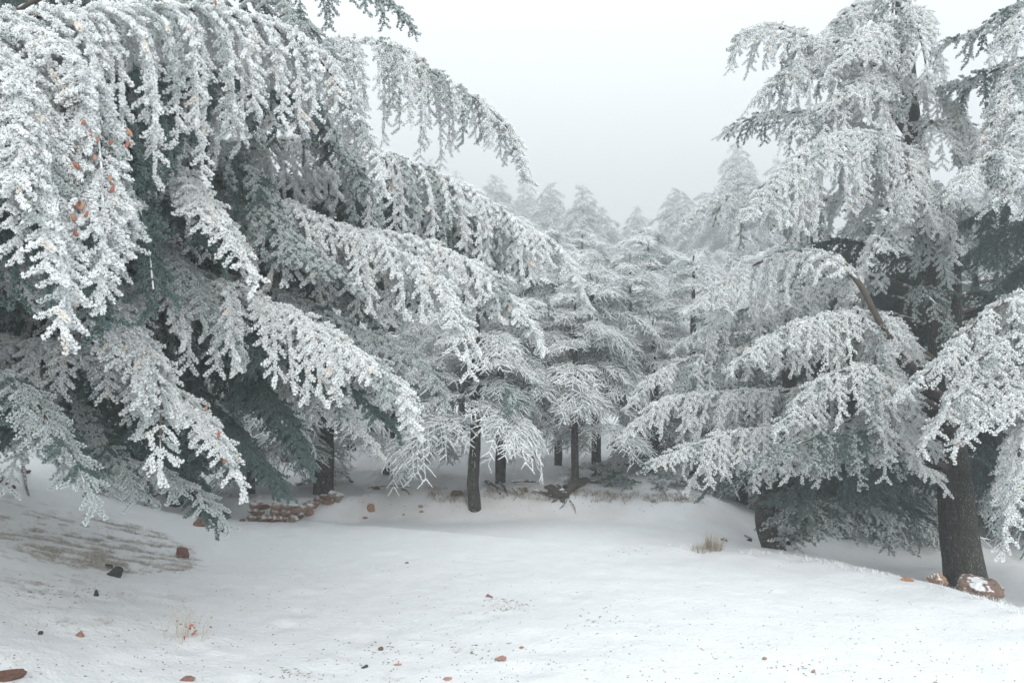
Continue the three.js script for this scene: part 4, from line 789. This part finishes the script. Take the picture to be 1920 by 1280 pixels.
solo('dry_shrub', bladeGeometry(83, 160, 0.14, 0.2, 0.002, 0.5), M.straw, hit(818, 917), 'rimed brown grass clump on the bank left of the pointed brown boulder', 'shrub');
{ // thin dry weed with a few red leaves
  const p = hit(350, 1195), t = thing('dry_weed', p, 'thin dry weed with a few red leaves on the lower left bank', 'weed'), R = rng(85), stems = [];
  for (let i = 0; i < 26; i++) { const a = R() * 6.283, r = 0.14 * R(), h = 0.1 + 0.13 * R(), b = V(Math.cos(a) * r, 0, Math.sin(a) * r), l = (R() - 0.5) * 0.18; b.y = height(p.x + b.x, p.z + b.z) - p.y - 0.01; const g = limb([b, b.clone().add(V(l * 0.3, h * 0.6, 0)), b.clone().add(V(l, h, l * 0.4))], [0.0016, 0.0012, 0.0008], 3, i, 0.55); stems.push(g); }
  mesh('stem', mergeGeometries(stems), new THREE.MeshStandardMaterial({ color: new THREE.Color().setRGB(0.42, 0.36, 0.26), roughness: 0.9 }), t).userData.kind = 'stuff';
  const lg = new THREE.SphereGeometry(0.012, 7, 5).scale(1, 0.25, 0.55), lm = new THREE.MeshStandardMaterial({ color: new THREE.Color().setRGB(0.36, 0.1, 0.07), roughness: 0.8 });
  for (let i = 0; i < 14; i++) { const l = mesh('leaf', lg, lm, t), x = (R() - 0.5) * 0.3, z = (R() - 0.5) * 0.2; l.position.set(x, height(p.x + x, p.z + z) - p.y + 0.02 + 0.12 * R(), z); l.rotation.set(R() * 3, R() * 3, R() * 3); l.scale.setScalar(0.6 + 0.7 * R()); }
}
// countless bits: grass through the snow, litter, rimed grass along the track's edge
function scatter(name, geo, mat, list, label, cat) {
  const im = new THREE.InstancedMesh(geo, mat, list.length); im.name = name; im.castShadow = im.receiveShadow = true;
  list.forEach(([p, s, a, tilt = 0], i) => im.setMatrixAt(i, X4.compose(p, new THREE.Quaternion().setFromEuler(new THREE.Euler(tilt, a, tilt * 0.5)), typeof s === 'number' ? V(s, s, s) : s)));
  scene.add(im); return tag(im, label, cat, null, 'stuff');
}
{
  const R = rng(91), grass = [], litter = [], chips = [], fringe = [], dead = [];
  for (let i = 0; i < 9000; i++) {
    const a = R() * 6.283, q = Math.sqrt(R()) * 1.15, px = 170 + 175 * Math.cos(a) * q, py = 1018 + 44 * Math.sin(a) * q + (px - 170) * 0.16, p = hit(px, py);
    if (streakAt(p.x, -p.z) < 0.545 && R() < 0.95) continue;
    grass.push([p, 0.5 + 0.6 * R(), R() * 6.283]);
  }
  const clump = (px, py, rx, ry, n) => { for (let i = 0; i < n; i++) { const a = R() * 6.283, q = Math.sqrt(R()); grass.push([hit(px + rx * q * Math.cos(a), py + ry * q * Math.sin(a) + rx * q * Math.cos(a) * 0.2), 0.35 + 0.4 * R(), R() * 6.283]); } };
  [[65, 1095, 14, 5, 40], [160, 1083, 26, 6, 30], [230, 1120, 26, 8, 40], [120, 1165, 22, 6, 25], [195, 1168, 22, 6, 25], [330, 1123, 34, 6, 40], [320, 1070, 24, 4, 25], [955, 1135, 50, 12, 60], [890, 1150, 50, 6, 22], [705, 1065, 40, 8, 16], [20, 1240, 26, 8, 16], [745, 1275, 30, 6, 14], [870, 1220, 30, 8, 14], [560, 1262, 26, 8, 12]].forEach((c) => clump(...c));
  for (let i = 0; i < 760; i++) {
    const px = -20 + 1960 * R(), py = 1000 + 280 * Math.sqrt(R()), p = hit(px, py); if (px > 1450 && py < 1000 + (px - 1430) * 0.34) continue;
    (R() < 0.5 ? litter : chips).push([p.add(V(0, 0.002, 0)), V((0.3 + R() * R() * 1.2) * 0.9, 0.5 + 0.4 * R(), 0.3 + 0.5 * R()), R() * 6.283, (R() - 0.5) * 0.4]);
  }
  for (const [cx, cy, rx, ry, n] of [[955, 1135, 60, 14, 40], [720, 1225, 70, 30, 30], [560, 1265, 60, 14, 24], [1130, 1160, 60, 30, 24], [1500, 1255, 70, 16, 12], [1180, 1035, 60, 12, 20], [900, 1220, 90, 30, 24], [120, 1110, 110, 30, 60]]) for (let i = 0; i < n; i++) (R() < 0.7 ? litter : chips).push([hit(cx + rx * (R() + R() - 1), cy + ry * (R() + R() - 1)).add(V(0, 0.003, 0)), V(0.6 + 1.5 * R() * R(), 0.6, 0.3 + 0.5 * R()), R() * 6.283, (R() - 0.5) * 0.5]);
  for (let i = 0; i < 240; i++) { const px = 640 + 720 * R(), py = 885 + 75 * R(), p = hit(px, py); (R() < 0.6 ? litter : chips).push([p.add(V(0, 0.004, 0)), V(1 + R(), 0.8, 0.7), R() * 6.283, (R() - 0.5) * 0.6]); }
  for (let i = 0; i < 900; i++) {
    const k = 1 + R() * 5.2, j = Math.floor(k), a = EDGE[j], b = EDGE[j + 1]; if (!b) continue; const f = k - j, x = lerp(a.x, b.x, f) + (R() - 0.3) * 0.28, d = lerp(a.y, b.y, f) + (R() - 0.4) * 0.28;
    if (vnoise(k * 9, 1, 4) < 0.42) continue; fringe.push([onGround(x, -d), 0.5 + 0.9 * R() * vnoise(k * 14, 3, 5), R() * 6.283]);
  }
  for (let i = 0; i < 260; i++) { const px = 800 + 520 * R(), f = at(px, 900, 11).x, d = bankFoot(f) + 0.75 + 0.35 * (R() - 0.3); dead.push([onGround(f, -d), 0.6 + 0.9 * R(), R() * 6.283]); }
  scatter('dry_grass', bladeGeometry(92, 7, 0.05, 0.025, 0.0016, 0.7), M.straw, grass, 'short dead grass showing in streaks through the thin snow of the left bank and track', 'grass');
  scatter('bank_grass', bladeGeometry(94, 14, 0.11, 0.06, 0.002, 0.9), M.straw, dead, 'dead grass and rootlets along the top edge of the cut bank', 'grass');
  const flake = new THREE.SphereGeometry(0.011, 6, 4).scale(1, 0.3, 0.6);
  scatter('leaf_litter', flake, new THREE.MeshStandardMaterial({ color: new THREE.Color().setRGB(0.2, 0.15, 0.11), roughness: 0.9 }), litter, 'specks of brown bark and needle litter scattered over the snow', 'litter');
  scatter('grey_litter', flake, new THREE.MeshStandardMaterial({ color: new THREE.Color().setRGB(0.3, 0.28, 0.25), roughness: 0.9 }), chips, 'greyish specks half sunk in the snow of the track', 'litter');
  const fr = bladeGeometry(93, 5, 0.07, 0.02, 0.0028, 0.25), fc = fr.attributes.color.array; for (let i = 0; i < fc.length; i++) fc[i] = 0.82;
  scatter('rimed_grass', fr, M.straw, fringe, 'white rimed grass blades along the right edge of the track', 'grass');
}
console.log('shoots', shootCount);
renderer.render(scene, camera);
